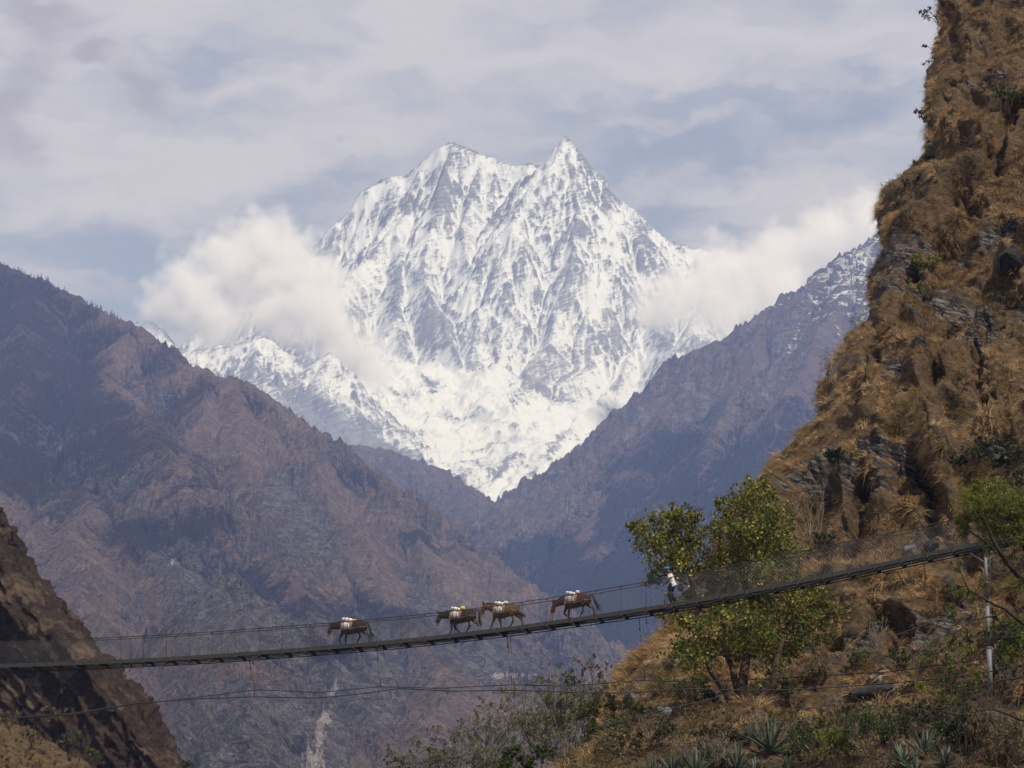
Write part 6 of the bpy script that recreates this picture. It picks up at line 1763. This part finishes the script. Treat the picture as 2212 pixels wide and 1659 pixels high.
# ------------------------------------------------------------------ agaves: every leaf a part
def agave_leaf_mesh(L, bend, wid):
    n_ = 6
    t = np.linspace(0, 1, n_)
    w = wid * np.interp(t, [0, 0.25, 0.55, 1], [0.75, 0.9, 1.0, 0.02])
    x = L * t * np.cos(0.0) ; z = -bend * L * t ** 2.2
    V = np.stack([np.stack([x, -w, z + w * 0.35], -1), np.stack([x, 0 * w, z], -1), np.stack([x, w, z + w * 0.35], -1), np.stack([x, 0 * w, z - w * 0.35 - 0.006], -1)], 1).reshape(-1, 3)
    Q = []
    for i in range(n_ - 1):
        a = i * 4; b = a + 4
        Q += [(a, a + 1, b + 1, b), (a + 1, a + 2, b + 2, b + 1), (a + 2, a + 3, b + 3, b + 2), (a + 3, a, b, b + 3)]
    return np_mesh('leaf', V, np.array(Q))
def agave_material():
    m, n, out = material('agave_leaf_skin')
    p = n.pos()
    f = n.noise(n.scale(p, (2, 14, 14)), 1.0, 4, 0.6)
    oi = n('ShaderNodeObjectInfo').outputs['Random']
    col = n.mix(n.ss(f, 0.3, 0.7), (0.038, 0.056, 0.036), (0.095, 0.118, 0.082))
    col = n.mix(n.math('MULTIPLY', n.ss(oi, 0.6, 1.0), 0.7), col, (0.15, 0.165, 0.11))
    principled(n, out, col, 0.55, None, 0.35)
    return m
M_AGAVE = agave_material()
AG_LEAF = [agave_leaf_mesh(1.0, b, 0.055) for b in (0.05, 0.22, 0.5)]
for me in AG_LEAF: me.materials.append(M_AGAVE)
AG = [(1662, 1612, 1.75, 'large grey-green agave standing clear in front of the bank'), (1555, 1640, 1.15, 'agave under the tangled dry brush'), (1500, 1650, 1.2, 'agave in the dense row nearest its middle'), (1452, 1652, 1.15, 'agave beside the end of the dense row'), (1412, 1656, 1.0, 'agave starting the dense row at the lower edge'),
      (1372, 1664, 0.85, 'pale young agave alone at the lower edge'), (1590, 1652, 1.2, 'agave in the row below the big trunk'), (1632, 1654, 1.0, 'agave between the row and the large agave'), (1700, 1652, 0.9, 'agave half hidden by the large one'), (1530, 1622, 0.9, 'agave peeping over the dense row'),
      (1834, 1590, 0.75, 'small pale agave behind the broad green bush'), (1993, 1612, 1.2, 'upright agave under the bare branches'), (1948, 1632, 1.1, 'agave beside the broad green bush'), (1975, 1650, 1.0, 'agave low at the edge under the bare branches'), (2040, 1640, 0.9, 'agave half lost in the dry thicket'), (1475, 1630, 0.8, 'small agave standing behind the dense row')]
for k, (px, py, S_, lb) in enumerate(AG):
    r = np.random.default_rng(900 + k)
    Y = 85.0 + r.uniform(-1, 1) + (1.5 if py < 1630 else 0)
    p, _ = on_cliff(px, min(py + 16, 1690))
    p = Vector((at(px, py + 14, p.y).x, p.y - 0.3, p.z - 0.05))
    root = empty('agave', p, lb, 'agave', 'agaves along the foot of the slope')
    for j in range(26):
        el_ = radians(np.clip(r.normal(58, 18), 14, 88)); a_ = j * 2.39996 + r.uniform(-0.2, 0.2)
        o = bpy.data.objects.new('leaf', AG_LEAF[0 if el_ > 1.1 else 1 if el_ > 0.7 else r.integers(1, 3)])
        COL.objects.link(o); o.parent = root
        o.rotation_euler = (r.uniform(-0.25, 0.25), -el_, a_)
        s_ = S_ * r.uniform(0.7, 1.08); o.scale = (s_, s_ * r.uniform(0.8, 1.15), s_)
        o.location = (cos(a_) * 0.05, sin(a_) * 0.05, 0)

# ------------------------------------------------------------------ loose rocks
M_ROCK = simple_mat('grey_schist', (0.11, 0.10, 0.092), 0.9, 0.45, 3.0, 0.15, bump=0.8)
M_ROCK_W = simple_mat('white_quartz_rock', (0.52, 0.50, 0.47), 0.85, 0.25, 4.0, 0.2, bump=0.5)
M_ROCK_D = simple_mat('dark_wet_rock', (0.032, 0.029, 0.027), 0.85, 0.5, 3.0, 0.2, bump=0.8)
def boulder(px, py, size, seed, mat, label):
    p, nn_ = on_cliff(px, py)
    me = bpy.data.meshes.new('boulder'); bm = bmesh.new()
    bmesh.ops.create_icosphere(bm, subdivisions=3, radius=1.0)
    V = np.array([v.co for v in bm.verts])
    d = 1 + 0.28 * fbm3(V[:, 0] * 1.3 + seed * 9, V[:, 1] * 1.3, V[:, 2] * 1.3, 3, seed)
    pl = np.random.default_rng(seed).normal(0, 1, (7, 3)); pl /= np.linalg.norm(pl, axis=1, keepdims=True)
    W = V * d[:, None]
    for q in pl:                                                     # flat broken sides
        e = np.clip(W @ q - 0.72, 0, None); W = W - e[:, None] * q[None] * 0.9
    for v, w in zip(bm.verts, W): v.co = Vector(w * np.array(size))
    bm.to_mesh(me); bm.free()
    o = new_obj('boulder', me, mat); o.location = p + Vector(nn_) * (0.15 * min(size))
    o.rotation_euler = (0.2 * seed % 1, 0.35, seed * 1.3)
    tag(o, label, 'boulder')
for a in ((2180, 560, (1.7, 1.0, 0.9), 1, M_ROCK_D, 'big dark flat rock slab set in the upper cliff'), (1885, 1502, (1.25, 0.8, 0.5), 2, M_ROCK_D, 'dark humped boulder on the bank below the cable anchors'), (2050, 1265, (0.65, 0.5, 0.55), 3, M_ROCK_D, 'dark boulder in a hollow of the golden grass'),
          (1438, 1535, (0.34, 0.26, 0.20), 4, M_ROCK_W, 'white stone by the bright green sapling'), (1425, 1526, (0.2, 0.16, 0.14), 5, M_ROCK_W, 'small white stone beside a bigger white one'), (1362, 1512, (0.8, 0.5, 0.42), 6, M_ROCK, 'grey rock at the toe of the grassy hillside'),
          (1452, 1430, (0.45, 0.35, 0.35), 7, M_ROCK, 'grey rock above the toe of the hillside'), (1405, 1500, (0.5, 0.3, 0.25), 8, M_ROCK, 'pale grey slab among dry grass at the hillside toe'), (2150, 985, (0.8, 0.5, 0.6), 9, M_ROCK, 'grey boulder at the mouth of a shaded hollow'),
          (1998, 1592, (0.5, 0.35, 0.3), 10, M_ROCK_D, 'dark rock above the upright agave'), (2010, 1178, (0.6, 0.45, 0.4), 11, M_ROCK_D, 'dark rock seen through the netting'), (1960, 1190, (0.5, 0.4, 0.4), 12, M_ROCK, 'grey rock seen through the netting beside a darker one')):
    boulder(*a)
def anchor(px, py, label, seed):
    p, _ = on_cliff(px, py)
    root = empty('cable_anchor', p, label, 'anchor', 'cable anchors on the bank')
    b = Geo().tube([(0, 0, -0.2), (0, 0, 0.26)], [0.10, 0.085], 12).obj('concrete_stub', simple_mat('grey_concrete', (0.2, 0.2, 0.195), 0.9, 0.15, 8), root)
    Geo().tube([(0.09 * cos(t), 0, 0.32 + 0.10 * sin(t)) for t in np.linspace(-0.6, 3.8, 14)], 0.022, 6).obj('iron_ring', M_RUST, root)
anchor(1878, 1468, 'grey concrete cable anchor with an iron ring on top of the humped boulder', 1)
anchor(1905, 1466, 'second concrete cable anchor, nearer the post, on the humped boulder', 2)

# ------------------------------------------------------------------ conifers standing along the far ridge
def build_ridge_pines():
    r = np.random.default_rng(77)
    mats = simple_mat('far_conifer_needles', (0.018, 0.024, 0.020), 0.95, 0.3, 0.3, 0.05)
    protos = []
    for k in range(4):
        g = Geo(); g.tube([(0, 0, -1), (0, 0, 10)], [0.25, 0.06], 5)
        for j in range(7):
            z = 2.0 + j * 1.25; R = (2.3 - j * 0.28) * r.uniform(0.7, 1.2)
            a = np.arange(9) * 2 * pi / 9 + r.uniform(0, 1)
            V = [(0, 0, z + 1.4)] + [(cos(t) * R * r.uniform(0.5, 1.2), sin(t) * R * r.uniform(0.5, 1.2), z - r.uniform(0, 0.8)) for t in a]
            g.add(V, None, [(0, 1 + q, 1 + (q + 1) % 9) for q in range(9)])
        protos.append(g.mesh('pine_tree', False)); protos[-1].materials.append(mats)
    xs = np.concatenate([r.uniform(0, 95, 22), r.uniform(95, 160, 14), r.uniform(185, 262, 34), r.uniform(470, 515, 7), r.uniform(640, 700, 5)])
    lx = [-220, 0, 40, 100, 140, 200, 270, 330, 375, 400, 430, 470, 492, 520, 560, 582, 620, 650, 690, 725]
    ly = [460, 562, 586, 611, 633, 660, 692, 735, 778, 784, 790, 815, 808, 815, 832, 852, 905, 945, 985, 1030]
    lY = [5150, 5000, 4960, 4900, 4865, 4800, 4720, 4600, 4500, 4470, 4450, 4400, 4390, 4350, 4290, 4250, 4200, 4150, 4100, 4050]
    ob = bpy.data.objects['valley_mountain']
    co = co_of(ob.data); qx, qy = project(co[:, 0].astype(float), co[:, 1].astype(float), co[:, 2].astype(float))
    for k, x in enumerate(sorted(xs)):
        m = np.abs(qx - x) < 3.0
        idx = np.where(m)[0]; i = idx[np.argmin(qy[idx])]
        o = new_obj('pine_tree', protos[k % 4]); s = r.uniform(0.35, 0.85)
        o.location = Vector(co[i]) - Vector((0, 0, 0.5)); o.scale = (s * 1.0, s * 1.0, s * r.uniform(0.8, 1.2)); o.rotation_euler = (0, 0, r.uniform(0, 6))
        where = 'on the highest crest of the brown mountainside' if x < 95 else 'on the middle of the crest of the brown mountainside' if x < 170 else 'in the thick row low on the crest' if x < 300 else 'on the second summit of the brown mountainside' if x < 560 else 'on the descending rocky ridge'
        tag(o, 'tiny dark conifer ' + where, 'tree', 'conifers ' + where)
build_ridge_pines()
